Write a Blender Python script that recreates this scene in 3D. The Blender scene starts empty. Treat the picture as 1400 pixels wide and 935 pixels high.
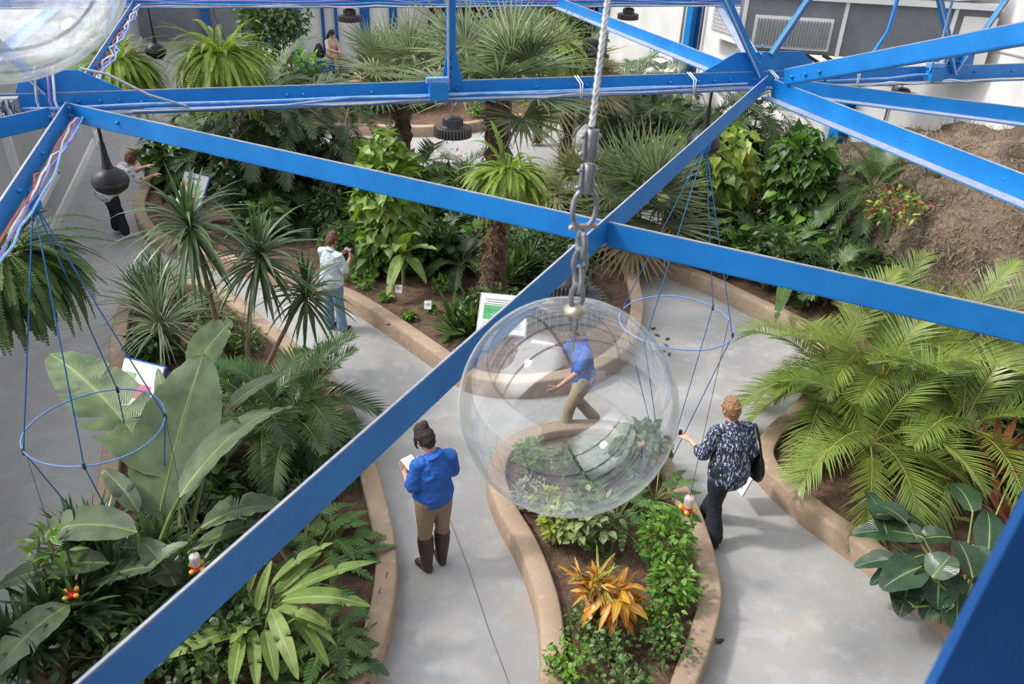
import bpy, math, random
import numpy as np
from mathutils import Vector, Matrix
PI=math.pi
SC=bpy.context.scene; COL=SC.collection
# ------------------------------------------------------------------ camera, sky, sun, exposure
FPX=1089.0; YAW=math.radians(18.7); TH=math.radians(30); RO=math.radians(2.4); CH=5.7
Fw=np.array([math.sin(YAW)*math.cos(TH),math.cos(YAW)*math.cos(TH),-math.sin(TH)])
R0=np.array([math.cos(YAW),-math.sin(YAW),0.]); U0=np.cross(R0,Fw)
Rv=math.cos(RO)*R0+math.sin(RO)*U0; Uv=math.cos(RO)*U0-math.sin(RO)*R0
CP=np.array([0,0,CH])
cam_d=bpy.data.cameras.new('camera'); cam=bpy.data.objects.new('camera',cam_d); COL.objects.link(cam)
M=Matrix(((Rv[0],Uv[0],-Fw[0],0),(Rv[1],Uv[1],-Fw[1],0),(Rv[2],Uv[2],-Fw[2],CH),(0,0,0,1)))
cam.matrix_world=M; cam_d.sensor_width=36; cam_d.lens=FPX/1400*36; cam_d.clip_start=.05; cam_d.clip_end=200
cam_d.dof.use_dof=True; cam_d.dof.focus_distance=7.4; cam_d.dof.aperture_fstop=4.0
SC.camera=cam
W=bpy.data.worlds.new('world'); SC.world=W; W.use_nodes=True
bg=W.node_tree.nodes['Background']; bg.inputs[0].default_value=(.97,.98,1,1)
sdir=Vector((.66,-.20,-.80)).normalized()
# hazy sky: brighter around the veiled sun
_n=W.node_tree.nodes; _l=W.node_tree.links; _tc=_n.new('ShaderNodeTexCoord'); _d=_n.new('ShaderNodeVectorMath'); _d.operation='DOT_PRODUCT'
_l.new(_tc.outputs['Generated'],_d.inputs[0]); _d.inputs[1].default_value=tuple(-sdir)
_m=_n.new('ShaderNodeMapRange'); _m.interpolation_type='SMOOTHSTEP'; _m.inputs[1].default_value=math.cos(math.radians(36)); _m.inputs[2].default_value=math.cos(math.radians(20)); _m.inputs[3].default_value=1.35; _m.inputs[4].default_value=5.5
_l.new(_d.outputs['Value'],_m.inputs[0]); _l.new(_m.outputs[0],bg.inputs[1])
sun_d=bpy.data.lights.new('sun','SUN'); sun=bpy.data.objects.new('sun',sun_d); COL.objects.link(sun)
sun_d.energy=2.9; sun_d.angle=math.radians(6); sun_d.color=(1,.955,.88)
sun.rotation_euler=sdir.to_track_quat('-Z','Y').to_euler(); sun.location=(-8,0,14)
SC.view_settings.view_transform='Standard'; SC.view_settings.look='None'; SC.view_settings.gamma=1
SC.view_settings.use_curve_mapping=False; SC.view_settings.exposure=-0.02
def ray(x,y): return Fw+Rv*(x-700)/FPX-Uv*(y-467.5)/FPX
def P(x,y,z=0.):                      # world point seen at a place of the photograph, at height z
    r=ray(x,y); return CP+r*((z-CH)/r[2])
def PY(x,y,Y): r=ray(x,y); return CP+r*(Y/r[1])
def PX(x,y,X): r=ray(x,y); return CP+r*(X/r[0])
def norm(a):
    a=np.asarray(a,float); return a/np.maximum(np.linalg.norm(a,axis=-1,keepdims=True),1e-9)
UP=np.array([0,0,1.])
# ------------------------------------------------------------------ materials
def newmat(name):
    m=bpy.data.materials.new(name); m.use_nodes=True; nt=m.node_tree; return m,nt,nt.nodes['Principled BSDF']
def node(nt,t,**k):
    n=nt.nodes.new(t)
    for a,b in k.items(): setattr(n,a,b)
    return n
def mix2(nt,a,b,fac,blend='MIX'):
    n=node(nt,'ShaderNodeMix',data_type='RGBA',blend_type=blend)
    for s,v in ((n.inputs[0],fac),(n.inputs[6],a),(n.inputs[7],b)):
        if hasattr(v,'links') or isinstance(v,bpy.types.NodeSocket): nt.links.new(v,s)
        else: s.default_value=v if isinstance(v,(int,float)) else (*v[:3],1)
    return n.outputs[2]
def noise(nt,scale,detail=3,coord='Object',rough=.6,dist=0,vec=None):
    n=node(nt,'ShaderNodeTexNoise'); n.inputs['Scale'].default_value=scale; n.inputs['Detail'].default_value=detail
    n.inputs['Roughness'].default_value=rough; n.inputs['Distortion'].default_value=dist
    if vec is None:
        tc=node(nt,'ShaderNodeTexCoord'); vec=tc.outputs[coord]
    nt.links.new(vec,n.inputs['Vector']); return n.outputs[0]
def ramp(nt,src,p0,p1):
    n=node(nt,'ShaderNodeMapRange'); n.inputs[1].default_value=p0; n.inputs[2].default_value=p1
    nt.links.new(src,n.inputs[0]); return n.outputs[0]
def bump(nt,bs,src,strength=.3,dist=.02):
    b=node(nt,'ShaderNodeBump'); b.inputs['Strength'].default_value=strength; b.inputs['Distance'].default_value=dist
    nt.links.new(src,b.inputs['Height']); nt.links.new(b.outputs[0],bs.inputs['Normal'])
def solid(name,c,rough=.6,metal=0,c2=None,sc=8,bmp=0,bsc=40,spec=None,emit=0):
    m,nt,b=newmat(name); b.inputs['Roughness'].default_value=rough; b.inputs['Metallic'].default_value=metal
    c2=c2 or tuple(v*.82 for v in c)
    nt.links.new(mix2(nt,c,c2,ramp(nt,noise(nt,sc),.35,.65)),b.inputs['Base Color'])
    if spec is not None: b.inputs['Specular IOR Level'].default_value=spec
    if bmp: bump(nt,b,noise(nt,bsc,4),bmp)
    return m
def leafmat(name,c1,c2,rough=.42,vein=None,veinw=.06,stripe=0,trans=.3,tip=None,rib=0):
    m,nt,b=newmat(name); L=nt.links
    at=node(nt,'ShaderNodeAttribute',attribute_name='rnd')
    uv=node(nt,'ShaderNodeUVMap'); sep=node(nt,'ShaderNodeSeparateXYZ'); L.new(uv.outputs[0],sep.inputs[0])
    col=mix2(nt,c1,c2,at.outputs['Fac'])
    col=mix2(nt,col,tuple(v*.62 for v in c1),ramp(nt,noise(nt,5,2),.4,.75))
    if tip: col=mix2(nt,col,tip,ramp(nt,sep.outputs[0],.86,1.0))
    if stripe or rib:
        wv=node(nt,'ShaderNodeTexWave'); wv.inputs['Scale'].default_value=stripe or rib; wv.inputs['Distortion'].default_value=1.2
        cmb=node(nt,'ShaderNodeCombineXYZ')
        ab=node(nt,'ShaderNodeMath',operation='SUBTRACT'); L.new(sep.outputs[1],ab.inputs[0]); ab.inputs[1].default_value=.5
        a2=node(nt,'ShaderNodeMath',operation='ABSOLUTE'); L.new(ab.outputs[0],a2.inputs[0])
        a3=node(nt,'ShaderNodeMath',operation='MULTIPLY'); L.new(a2.outputs[0],a3.inputs[0]); a3.inputs[1].default_value=.35
        a4=node(nt,'ShaderNodeMath',operation='SUBTRACT'); L.new(sep.outputs[0],a4.inputs[0]); L.new(a3.outputs[0],a4.inputs[1])
        L.new(a4.outputs[0],cmb.inputs[0]); L.new(cmb.outputs[0],wv.inputs['Vector'])
        if stripe: col=mix2(nt,col,vein or c2,ramp(nt,wv.outputs[0],.93,1.25))
        bump(nt,b,wv.outputs[0],.35,.01)
    if vein:
        s=node(nt,'ShaderNodeMath',operation='SUBTRACT'); L.new(sep.outputs[1],s.inputs[0]); s.inputs[1].default_value=.5
        s2=node(nt,'ShaderNodeMath',operation='ABSOLUTE'); L.new(s.outputs[0],s2.inputs[0])
        col=mix2(nt,vein,col,ramp(nt,s2.outputs[0],veinw*.4,veinw))
    L.new(col,b.inputs['Base Color']); b.inputs['Roughness'].default_value=rough
    tr=node(nt,'ShaderNodeBsdfTranslucent'); hs=node(nt,'ShaderNodeHueSaturation'); hs.inputs['Saturation'].default_value=1.15
    hs.inputs['Value'].default_value=1.35; L.new(col,hs.inputs['Color']); L.new(hs.outputs[0],tr.inputs[0])
    ms=node(nt,'ShaderNodeMixShader'); ms.inputs[0].default_value=trans
    L.new(b.outputs[0],ms.inputs[1]); L.new(tr.outputs[0],ms.inputs[2]); L.new(ms.outputs[0],nt.nodes['Material Output'].inputs[0])
    return m
MT={}
def mk():
    T=MT
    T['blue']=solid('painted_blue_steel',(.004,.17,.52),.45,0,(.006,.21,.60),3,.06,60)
    T['bluedark']=solid('dark_blue_and_shade',(.004,.085,.30),.42,0,(.012,.12,.42),3)  # dark blue steel; on the near beam it paints in shade
    T['edge']=solid('worn_pale_flange',(.40,.39,.41),.65,0,(.26,.31,.42),14)
    T['white']=solid('white_wall_paint',(.80,.79,.77),.7,0,(.72,.71,.69),1.2)
    T['greywall']=solid('grey_wall_panel',(.50,.50,.51),.7,0,(.44,.44,.45),1.0)
    T['black']=solid('black_plastic',(.018,.018,.02),.45)
    T['blackm']=solid('black_fin_metal',(.07,.065,.062),.42,.55)
    T['fin']=solid('grey_fin_edge',(.20,.19,.18),.45,.4); T['galv']=solid('galvanised_steel',(.45,.45,.46),.4,.7,(.3,.3,.31),30)
    T['steel']=solid('brushed_duct_metal',(.33,.34,.36),.45,.55,(.24,.25,.27),2)
    T['ductdark']=solid('dull_grey_duct',(.24,.25,.27),.5,.2,(.19,.20,.22),2)
    T['cordb']=solid('blue_cord',(.02,.16,.45),.6)
    T['cordl']=solid('pale_blue_hoop',(.16,.30,.66),.5)
    T['cordd']=solid('dark_wire',(.06,.05,.05),.6); T['joint']=solid('dusty_joint',(.22,.21,.20),.9)
    T['conduit']=solid('blue_grey_conduit',(.10,.28,.62),.4,0,(.25,.38,.62),9)
    T['wirew']=solid('white_wire',(.75,.74,.74),.5)
    T['wirer']=solid('red_wire',(.6,.12,.08),.5)
    T['wirev']=solid('violet_wire',(.25,.2,.55),.5)
    T['skin']=solid('skin',(.56,.30,.21),.5,0,(.50,.25,.17),12)
    T['skin2']=solid('pinker_skin',(.62,.36,.28),.5,0,(.58,.30,.22),12)
    T['trunk']=solid('fibrous_palm_bark',(.17,.105,.065),.95,0,(.08,.045,.03),14,1.0,30)
    T['stem']=solid('tan_cane',(.34,.25,.15),.8,0,(.22,.16,.10),20,.3)
    T['gstem']=leafmat('green_stalk',(.20,.27,.07),(.28,.33,.10),.5,trans=.05)
    T['ystem']=leafmat('golden_stalk',(.50,.40,.08),(.40,.38,.09),.5,trans=.05)
    T['dead']=leafmat('dry_leaf',(.40,.30,.17),(.30,.22,.13),.8)
    T['fern']=leafmat('fern_frond',(.17,.27,.035),(.38,.48,.09),.5,trans=.35)
    T['fernd']=leafmat('deep_fern_frond',(.05,.12,.025),(.12,.20,.04),.5)
    T['areca']=leafmat('golden_palm_leaflet',(.11,.21,.025),(.29,.36,.065),.36,vein=(.42,.46,.14),veinw=.12,trans=.3,tip=(.35,.30,.12))
    T['palm']=leafmat('green_palm_leaflet',(.05,.12,.03),(.13,.21,.07),.35,trans=.25)
    T['palmd']=leafmat('dark_palm_leaflet',(.045,.085,.028),(.10,.155,.055),.35,trans=.22)
    T['fan']=leafmat('grey_green_fan_segment',(.13,.19,.09),(.27,.31,.16),.38,vein=(.40,.42,.25),veinw=.1,trans=.25,tip=(.38,.30,.14))
    T['fanb']=leafmat('olive_fan_segment',(.16,.19,.07),(.34,.34,.14),.4,trans=.25,tip=(.42,.32,.15))
    T['drac']=leafmat('strap_leaf',(.06,.12,.045),(.15,.23,.09),.33,trans=.2)
    T['dracv']=leafmat('pale_strap_leaf',(.14,.20,.10),(.28,.32,.19),.4,trans=.2)
    T['ban']=leafmat('broad_banana_leaf',(.14,.22,.10),(.24,.33,.15),.34,vein=(.42,.50,.20),veinw=.03,rib=26,trans=.25)
    T['band']=leafmat('dusky_banana_leaf',(.10,.15,.075),(.18,.24,.13),.32,vein=(.28,.34,.15),veinw=.03,rib=26,trans=.2)
    T['helic']=leafmat('bright_paddle_leaf',(.18,.30,.06),(.34,.44,.14),.38,vein=(.48,.52,.22),veinw=.035,rib=22,trans=.3)
    T['philo']=leafmat('glossy_dark_leaf',(.02,.06,.025),(.05,.11,.05),.22,vein=(.22,.32,.14),veinw=.03,stripe=7,trans=.1)
    T['selloum']=leafmat('lobed_leaf',(.055,.15,.03),(.16,.28,.05),.35,trans=.25)
    T['bright']=leafmat('bright_shrub_leaf',(.09,.22,.03),(.22,.40,.06),.42,trans=.35)
    T['mid']=leafmat('shrub_leaf',(.05,.12,.025),(.12,.21,.05),.42,trans=.25)
    T['dark']=leafmat('dark_shrub_leaf',(.035,.075,.02),(.075,.13,.04),.42,trans=.2)
    T['pothos']=leafmat('pothos_leaf',(.13,.26,.04),(.30,.42,.09),.36,trans=.3)
    T['yellow']=leafmat('yellow_green_leaf',(.28,.38,.05),(.48,.50,.13),.4,trans=.35)
    T['varieg']=leafmat('variegated_leaf',(.10,.20,.05),(.40,.42,.22),.4,trans=.25)
    T['silver']=leafmat('silvery_leaf',(.20,.25,.19),(.36,.40,.34),.5,trans=.15)
    T['croton']=leafmat('orange_croton_leaf',(.62,.17,.02),(.62,.42,.05),.36,vein=(.75,.55,.10),veinw=.08,trans=.25)
    T['crotong']=leafmat('red_green_leaf',(.30,.05,.02),(.10,.16,.03),.4,trans=.2)
    T['redst']=solid('crimson_stalk',(.45,.02,.03),.4)
    T['redleaf']=leafmat('rusty_red_leaf',(.30,.05,.03),(.22,.08,.04),.5,trans=.2)
    # floor concrete
    m,nt,b=newmat('pale_concrete'); c=mix2(nt,(.375,.372,.37),(.29,.285,.28),ramp(nt,noise(nt,.55,5),.35,.7))
    c=mix2(nt,c,(.39,.35,.31),ramp(nt,noise(nt,1.7,4,dist=.6),.52,.8)); c=mix2(nt,c,(.30,.29,.28),ramp(nt,noise(nt,28,2),.66,.74))
    c=mix2(nt,c,(.44,.44,.45),ramp(nt,noise(nt,4,5),.5,.8))
    nt.links.new(c,b.inputs['Base Color']); b.inputs['Roughness'].default_value=.72; bump(nt,b,noise(nt,60,3),.12); T['conc']=m
    m,nt,b=newmat('tan_curb_concrete'); c=mix2(nt,(.42,.31,.22),(.31,.22,.15),ramp(nt,noise(nt,2.2,5),.3,.7))
    c=mix2(nt,c,(.50,.41,.32),ramp(nt,noise(nt,9,4),.55,.8)); nt.links.new(c,b.inputs['Base Color']); b.inputs['Roughness'].default_value=.8
    bump(nt,b,noise(nt,30,4),.2); T['curb']=m
    m,nt,b=newmat('brown_soil'); c=mix2(nt,(.21,.125,.08),(.09,.052,.034),ramp(nt,noise(nt,9,6),.35,.65))
    c=mix2(nt,c,(.34,.24,.17),ramp(nt,noise(nt,40,3),.6,.75)); nt.links.new(c,b.inputs['Base Color']); b.inputs['Roughness'].default_value=.95
    bump(nt,b,noise(nt,35,6),1.0,.04); T['soil']=m
    m,nt,b=newmat('coir_mat'); c=mix2(nt,(.25,.185,.13),(.10,.07,.05),ramp(nt,noise(nt,1.8,6),.35,.65))
    c=mix2(nt,c,(.34,.28,.19),ramp(nt,noise(nt,22,5),.5,.75)); nt.links.new(c,b.inputs['Base Color']); b.inputs['Roughness'].default_value=1
    bump(nt,b,noise(nt,26,6),1.0,.06); T['coir']=m
    T['coirf']=leafmat('dry_root_fibre',(.25,.18,.12),(.40,.32,.23),.9,trans=.1)
    T['coirdark']=solid('dark_moss_wall',(.035,.028,.024),1,0,(.012,.010,.010),9,1.0,14)
    # clear shell
    m,nt,b=newmat('clear_acrylic'); nt.nodes.remove(b); L=nt.links
    tr=node(nt,'ShaderNodeBsdfTransparent'); tr.inputs[0].default_value=(.97,.98,.98,1)
    gl=node(nt,'ShaderNodeBsdfGlossy'); gl.inputs['Roughness'].default_value=.025; gl.inputs[0].default_value=(.95,.97,1,1)
    df=node(nt,'ShaderNodeBsdfDiffuse'); df.inputs[0].default_value=(.75,.77,.76,1)
    lw=node(nt,'ShaderNodeLayerWeight'); lw.inputs[0].default_value=.5
    pw=node(nt,'ShaderNodeMath',operation='POWER'); L.new(lw.outputs['Facing'],pw.inputs[0]); pw.inputs[1].default_value=3.5
    ma=node(nt,'ShaderNodeMath',operation='MULTIPLY_ADD'); L.new(pw.outputs[0],ma.inputs[0]); ma.inputs[1].default_value=.5; ma.inputs[2].default_value=.10
    m1=node(nt,'ShaderNodeMixShader'); L.new(ma.outputs[0],m1.inputs[0]); L.new(tr.outputs[0],m1.inputs[1]); L.new(gl.outputs[0],m1.inputs[2])
    pw2=node(nt,'ShaderNodeMath',operation='POWER'); L.new(lw.outputs['Facing'],pw2.inputs[0]); pw2.inputs[1].default_value=9
    ns=ramp(nt,noise(nt,7,6,dist=1),.45,.8)
    mm=node(nt,'ShaderNodeMath',operation='MULTIPLY_ADD'); L.new(ns,mm.inputs[0]); mm.inputs[1].default_value=.06; L.new(pw2.outputs[0],mm.inputs[2])
    m3=node(nt,'ShaderNodeMath',operation='MULTIPLY'); L.new(mm.outputs[0],m3.inputs[0]); m3.inputs[1].default_value=.75
    m2=node(nt,'ShaderNodeMixShader'); L.new(m3.outputs[0],m2.inputs[0]); L.new(m1.outputs[0],m2.inputs[1]); L.new(df.outputs[0],m2.inputs[2])
    L.new(m2.outputs[0],nt.nodes['Material Output'].inputs[0]); T['clear']=m
    m2_=m.copy(); m2_.name='milky_acrylic'; T['milky']=m2_  # milkier copy with more white haze patches and more gloss
    for n in m2_.node_tree.nodes:
        if n.type=='MATH' and n.operation=='MULTIPLY_ADD':
            if abs(n.inputs[2].default_value-.10)<1e-3: n.inputs[2].default_value=.22
            if abs(n.inputs[1].default_value-.06)<1e-3: n.inputs[1].default_value=.9
    m,nt,b=newmat('bottle_plastic'); b.inputs['Base Color'].default_value=(.9,.8,.82,1); b.inputs['Transmission Weight'].default_value=.5; b.inputs['Roughness'].default_value=.2; T['bottle']=m
    T['red']=solid('red_plastic',(.65,.02,.02),.3); T['yel']=solid('yellow_plastic',(.85,.5,.03),.4)
    T['paper']=solid('white_board',(.82,.82,.80),.5,0,(.78,.78,.77)); T['green']=solid('green_print',(.08,.42,.16),.6); T['pgreen']=solid('pale_green_print',(.35,.60,.30),.6)
    T['pink']=solid('pink_print',(.75,.25,.35),.6); T['greytxt']=solid('grey_print',(.3,.3,.3),.6); T['orange']=solid('orange_print',(.8,.4,.15),.6)
    T['signblue']=solid('blue_sign_stand',(.02,.10,.45),.45)
    T['polo']=solid('royal_blue_knit',(.015,.10,.42),.75,0,(.02,.13,.50),6,.3,20)
    T['khaki']=solid('khaki_cloth',(.33,.235,.15),.85,0,(.27,.19,.12),6,.3,20); T['khakil']=solid('light_khaki_cloth',(.46,.37,.24),.85,0,(.40,.32,.2),6,.3,20)
    T['boot']=solid('brown_leather',(.06,.032,.024),.45,0,(.045,.025,.02),10)
    T['hairb']=solid('dark_brown_hair',(.028,.016,.012),.5,0,(.05,.03,.02),40,.8,90); T['hairbl']=solid('short_blonde_hair',(.46,.27,.13),.6,0,(.25,.13,.06),30,.9,80)
    T['hairr']=solid('auburn_hair',(.19,.075,.035),.5,0,(.11,.04,.02),35,.8,80); T['hairk']=solid('black_hair',(.012,.01,.01),.4,0,(.02,.015,.015),40,.6,80)
    m,nt,b=newmat('streaked_navy_cloth'); tc=node(nt,'ShaderNodeTexCoord'); mp=node(nt,'ShaderNodeMapping'); mp.inputs['Scale'].default_value=(44,44,12); mp.inputs['Rotation'].default_value=(.3,.6,.2)
    nt.links.new(tc.outputs['Object'],mp.inputs[0]); v=noise(nt,1.4,3,vec=mp.outputs[0])
    c=mix2(nt,(.022,.032,.075),(.62,.66,.74),ramp(nt,v,.53,.64)); nt.links.new(c,b.inputs['Base Color']); b.inputs['Roughness'].default_value=.8; T['streak']=m
    T['navy']=solid('dark_navy_cloth',(.010,.014,.022),.8,0,(.014,.018,.03),6,.3,15)
    T['leatherk']=solid('black_leather',(.012,.012,.013),.3); T['wshirt']=solid('pale_check_shirt',(.66,.74,.76),.8,0,(.56,.66,.70),40,.2,15)
    T['jeans']=solid('faded_denim',(.14,.25,.38),.85,0,(.20,.32,.46),8,.3,20); T['dshoe']=solid('charcoal_shoe',(.02,.025,.03),.6); T['wshoe']=solid('white_trainer',(.7,.7,.7),.6)
    m,nt,b=newmat('flowered_shirt'); v=noise(nt,13,2); c=mix2(nt,(.72,.70,.68),(.20,.22,.42),ramp(nt,v,.56,.60)); c=mix2(nt,c,(.55,.30,.12),ramp(nt,noise(nt,17,2,dist=2),.64,.68)); nt.links.new(c,b.inputs['Base Color']); b.inputs['Roughness'].default_value=.8; T['flower']=m
    T['cream']=solid('cream_cloth',(.62,.47,.34),.8); T['redc']=solid('red_cloth',(.55,.03,.02),.8); T['eye']=solid('dark_eye',(.02,.015,.01),.3); T['lip']=solid('lip',(.42,.15,.12),.5)
    T['grayshoe']=solid('grey_running_shoe',(.20,.26,.36),.6,0,(.5,.55,.6),30)
    T['bluebf']=solid('blue_wing',(.12,.45,.85),.4); T['brass']=solid('pale_brass',(.55,.5,.38),.4,.5)
mk()
# ------------------------------------------------------------------ mesh builder
class G:
    def __init__(s): s.v=[];s.f=[];s.uv=[];s.r=[];s.mi=[];s.mats=[];s.n=0
    def mat(s,m):
        m=MT[m] if isinstance(m,str) else m
        if m not in s.mats: s.mats.append(m)
        return s.mats.index(m)
    def grid(s,pts,m,rnd=None):        # pts (N,k,m,3)
        pts=np.asarray(pts,float); N,k,c,_=pts.shape; mi=s.mat(m)
        idx=np.arange(N*k*c).reshape(N,k,c)+s.n
        q=np.stack([idx[:,:-1,:-1],idx[:,:-1,1:],idx[:,1:,1:],idx[:,1:,:-1]],-1).reshape(-1,4)
        u=np.broadcast_to(np.linspace(0,1,k)[None,:,None],(N,k,c)); v=np.broadcast_to(np.linspace(0,1,c)[None,None,:],(N,k,c))
        if rnd is None: rnd=np.full(N,.5)
        r=np.broadcast_to(np.asarray(rnd)[:,None,None],(N,k,c))
        s.v.append(pts.reshape(-1,3)); s.f.append(q); s.uv.append(np.stack([u,v],-1).reshape(-1,2)); s.r.append(r.reshape(-1)); s.mi.append(np.full(len(q),mi)); s.n+=N*k*c
    def quads(s,v,f,m):
        v=np.asarray(v,float); f=np.asarray(f)
        s.v.append(v); s.f.append(f+s.n); s.uv.append(np.zeros((len(v),2))+.3); s.r.append(np.full(len(v),.5)); s.mi.append(np.full(len(f),s.mat(m))); s.n+=len(v)
    def tube(s,pts,rad,m,n=8,cap=True,xdir=None):   # rad: scalar / list of scalars / list of (a,b)
        pts=np.asarray(pts,float); k=len(pts)
        rad=[rad]*k if np.isscalar(rad) else list(rad)
        rad=np.array([(r,r) if np.isscalar(r) else r for r in rad],float)
        t=np.gradient(pts,axis=0); t=norm(t)
        if cap:
            L0=rad[0].min(); L1=rad[-1].min()
            A=[];Rr=[];Tt=[]
            for a in (90,60,30):
                A.append(pts[0]-t[0]*L0*math.sin(math.radians(a))); Rr.append(rad[0]*max(math.cos(math.radians(a)),.02)); Tt.append(t[0])
            B=[];Rb=[];Tb=[]
            for a in (30,60,90):
                B.append(pts[-1]+t[-1]*L1*math.sin(math.radians(a))); Rb.append(rad[-1]*max(math.cos(math.radians(a)),.02)); Tb.append(t[-1])
            pts=np.concatenate([A,pts,B]); rad=np.concatenate([Rr,rad,Rb]); t=np.concatenate([Tt,t,Tb]); k=len(pts)
        x=np.array([1.,0,0]) if xdir is None else np.asarray(xdir,float)
        if abs(np.dot(norm(x),t[0]))>.92: x=np.array([0,1.,0])
        out=np.zeros((k,n+1,3)); an=np.linspace(0,2*PI,n+1)
        for i in range(k):
            x=norm(x-np.dot(x,t[i])*t[i]); y=np.cross(t[i],x)
            out[i]=pts[i]+np.outer(np.cos(an)*rad[i,0],x)+np.outer(np.sin(an)*rad[i,1],y)
        s.grid(out[None],m)
    def box(s,c,size,m,rot=None):
        c=np.asarray(c,float); h=np.asarray(size,float)/2
        v=np.array([[x,y,z] for x in (-1,1) for y in (-1,1) for z in (-1,1)],float)*h
        if rot is not None: v=v@np.asarray(rot).T
        s.quads(v+c,[[0,1,3,2],[4,6,7,5],[0,4,5,1],[2,3,7,6],[0,2,6,4],[1,5,7,3]],m)
    def bar(s,a,b,w,h,m,up=UP):         # rectangular bar from a to b, w across, h along up
        a=np.asarray(a,float); b=np.asarray(b,float); d=norm(b-a); x=norm(np.cross(d,up)); z=np.cross(x,d)
        R=np.stack([x,d,z],1); s.box((a+b)/2,(w,np.linalg.norm(b-a),h),m,R)
    def lathe(s,prof,m,n=24,c=(0,0,0),sc=(1,1,1)):
        prof=np.array(prof,float); an=np.linspace(0,2*PI,n+1)
        o=np.zeros((len(prof),n+1,3)); o[:,:,0]=prof[:,0:1]*np.cos(an); o[:,:,1]=prof[:,0:1]*np.sin(an); o[:,:,2]=prof[:,1:2]
        s.grid((o*np.array(sc)+np.array(c))[None],m)
    def build(s,name,parent=None,smooth=True,loc=None,link=True):
        me=bpy.data.meshes.new(name); v=np.concatenate(s.v); f=np.concatenate(s.f)
        if loc is not None: v=v-np.asarray(loc)
        q=parent
        while q is not None: v=v-np.array(q.location); q=q.parent
        me.vertices.add(len(v)); me.vertices.foreach_set('co',v.astype(np.float32).ravel())
        me.loops.add(len(f)*4); me.loops.foreach_set('vertex_index',f.astype(np.int32).ravel())
        me.polygons.add(len(f)); me.polygons.foreach_set('loop_start',np.arange(0,len(f)*4,4,dtype=np.int32))
        me.update(calc_edges=True)
        ul=me.uv_layers.new(name='UVMap'); ul.data.foreach_set('uv',np.concatenate(s.uv)[f.ravel()].astype(np.float32).ravel())
        at=me.attributes.new('rnd','FLOAT','POINT'); at.data.foreach_set('value',np.concatenate(s.r).astype(np.float32))
        for m in s.mats: me.materials.append(m)
        me.polygons.foreach_set('material_index',np.concatenate(s.mi).astype(np.int32))
        me.polygons.foreach_set('use_smooth',np.full(len(f),smooth)); me.validate(); me.update()
        o=bpy.data.objects.new(name,me)
        if link: COL.objects.link(o)
        if parent is not None: o.parent=parent
        if loc is not None and parent is None: o.location=loc
        return o
def tag(o,label,cat,group=None,kind=None):
    o['label']=label; o['category']=cat
    if group: o['group']=group
    if kind: o['kind']=kind
    return o
def thing(name,label,cat,loc,group=None,rz=0):
    o=bpy.data.objects.new(name,None); COL.objects.link(o); o.location=tuple(map(float,loc)); o.rotation_euler=(0,0,rz); o.empty_display_size=.1
    return tag(o,label,cat,group)
def struct(g,name,smooth=False):
    o=g.build(name,smooth=smooth); o['kind']='structure'; return o
def dup(root,loc,rz=0,label=None,scale=1):
    r=root.copy(); COL.objects.link(r); r.location=tuple(map(float,loc)); r.rotation_euler=(0,0,rz); r.scale=(scale,)*3
    if label: r['label']=label
    for ch in list(root.children):
        c=ch.copy(); COL.objects.link(c); c.parent=r
        for q in list(ch.children):
            d=q.copy(); COL.objects.link(d); d.parent=c
    return r
# ------------------------------------------------------------------ leaf tools
OV=[.25,.85,1,.78,.4,.03]; LAN=[.35,1,.95,.6,.03]; STRAP=[.7,1,1,.85,.55,.05]; HEART=[.75,1,.92,.62,.25,.02]; LEAFLET=[.5,1,.6,.05]
def arr(x,N): return np.full(N,float(x)) if np.isscalar(x) else np.asarray(x,float)
def strips(g,B,D,S,L,Wd,prof,mat,m=2,droop=0.,fold=0.,rnd=None,wave=0):
    B=np.atleast_2d(B).astype(float); N=len(B); L=arr(L,N); Wd=arr(Wd,N); dr=arr(droop,N); k=len(prof)
    d=norm(np.broadcast_to(D,(N,3))); S=np.broadcast_to(S,(N,3)); p=B.copy(); out=np.zeros((N,k,m,3)); a=np.linspace(-1,1,m)
    for i in range(k):
        if i: p=p+d*(L/(k-1))[:,None]; d=norm(d-UP*dr[:,None])
        s=norm(S-(S*d).sum(1,keepdims=True)*d); n=np.cross(s,d)
        w=(Wd*prof[i])[:,None,None]
        out[:,i]=p[:,None]+s[:,None]*(a[None,:,None]*w)+n[:,None]*((fold*np.abs(a)[None,:,None]+(wave*math.sin(i*2.3) if wave else 0)*a[None,:,None]**2)*w)
    g.grid(out,mat,np.random.rand(N) if rnd is None else rnd)
def spines(B,az,el,L,droop,k=12):
    B=np.atleast_2d(B).astype(float); az=np.asarray(az,float); N=len(az); B=np.broadcast_to(B,(N,3)); el=arr(el,N); L=arr(L,N); dr=arr(droop,N)
    d=np.stack([np.cos(az)*np.cos(el),np.sin(az)*np.cos(el),np.sin(el)],1); pts=np.zeros((N,k,3)); T=np.zeros((N,k,3)); p=B.copy()
    for i in range(k):
        if i: p=p+d*(L/(k-1))[:,None]
        pts[:,i]=p; T[:,i]=d; d=norm(d-UP*dr[:,None])
    return pts,T
def interp(pts,t):
    k=pts.shape[1]; x=np.asarray(t)*(k-1); i=np.minimum(x.astype(int),k-2); f=(x-i)[None,:,None]
    return pts[:,i]*(1-f)+pts[:,i+1]*f
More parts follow.
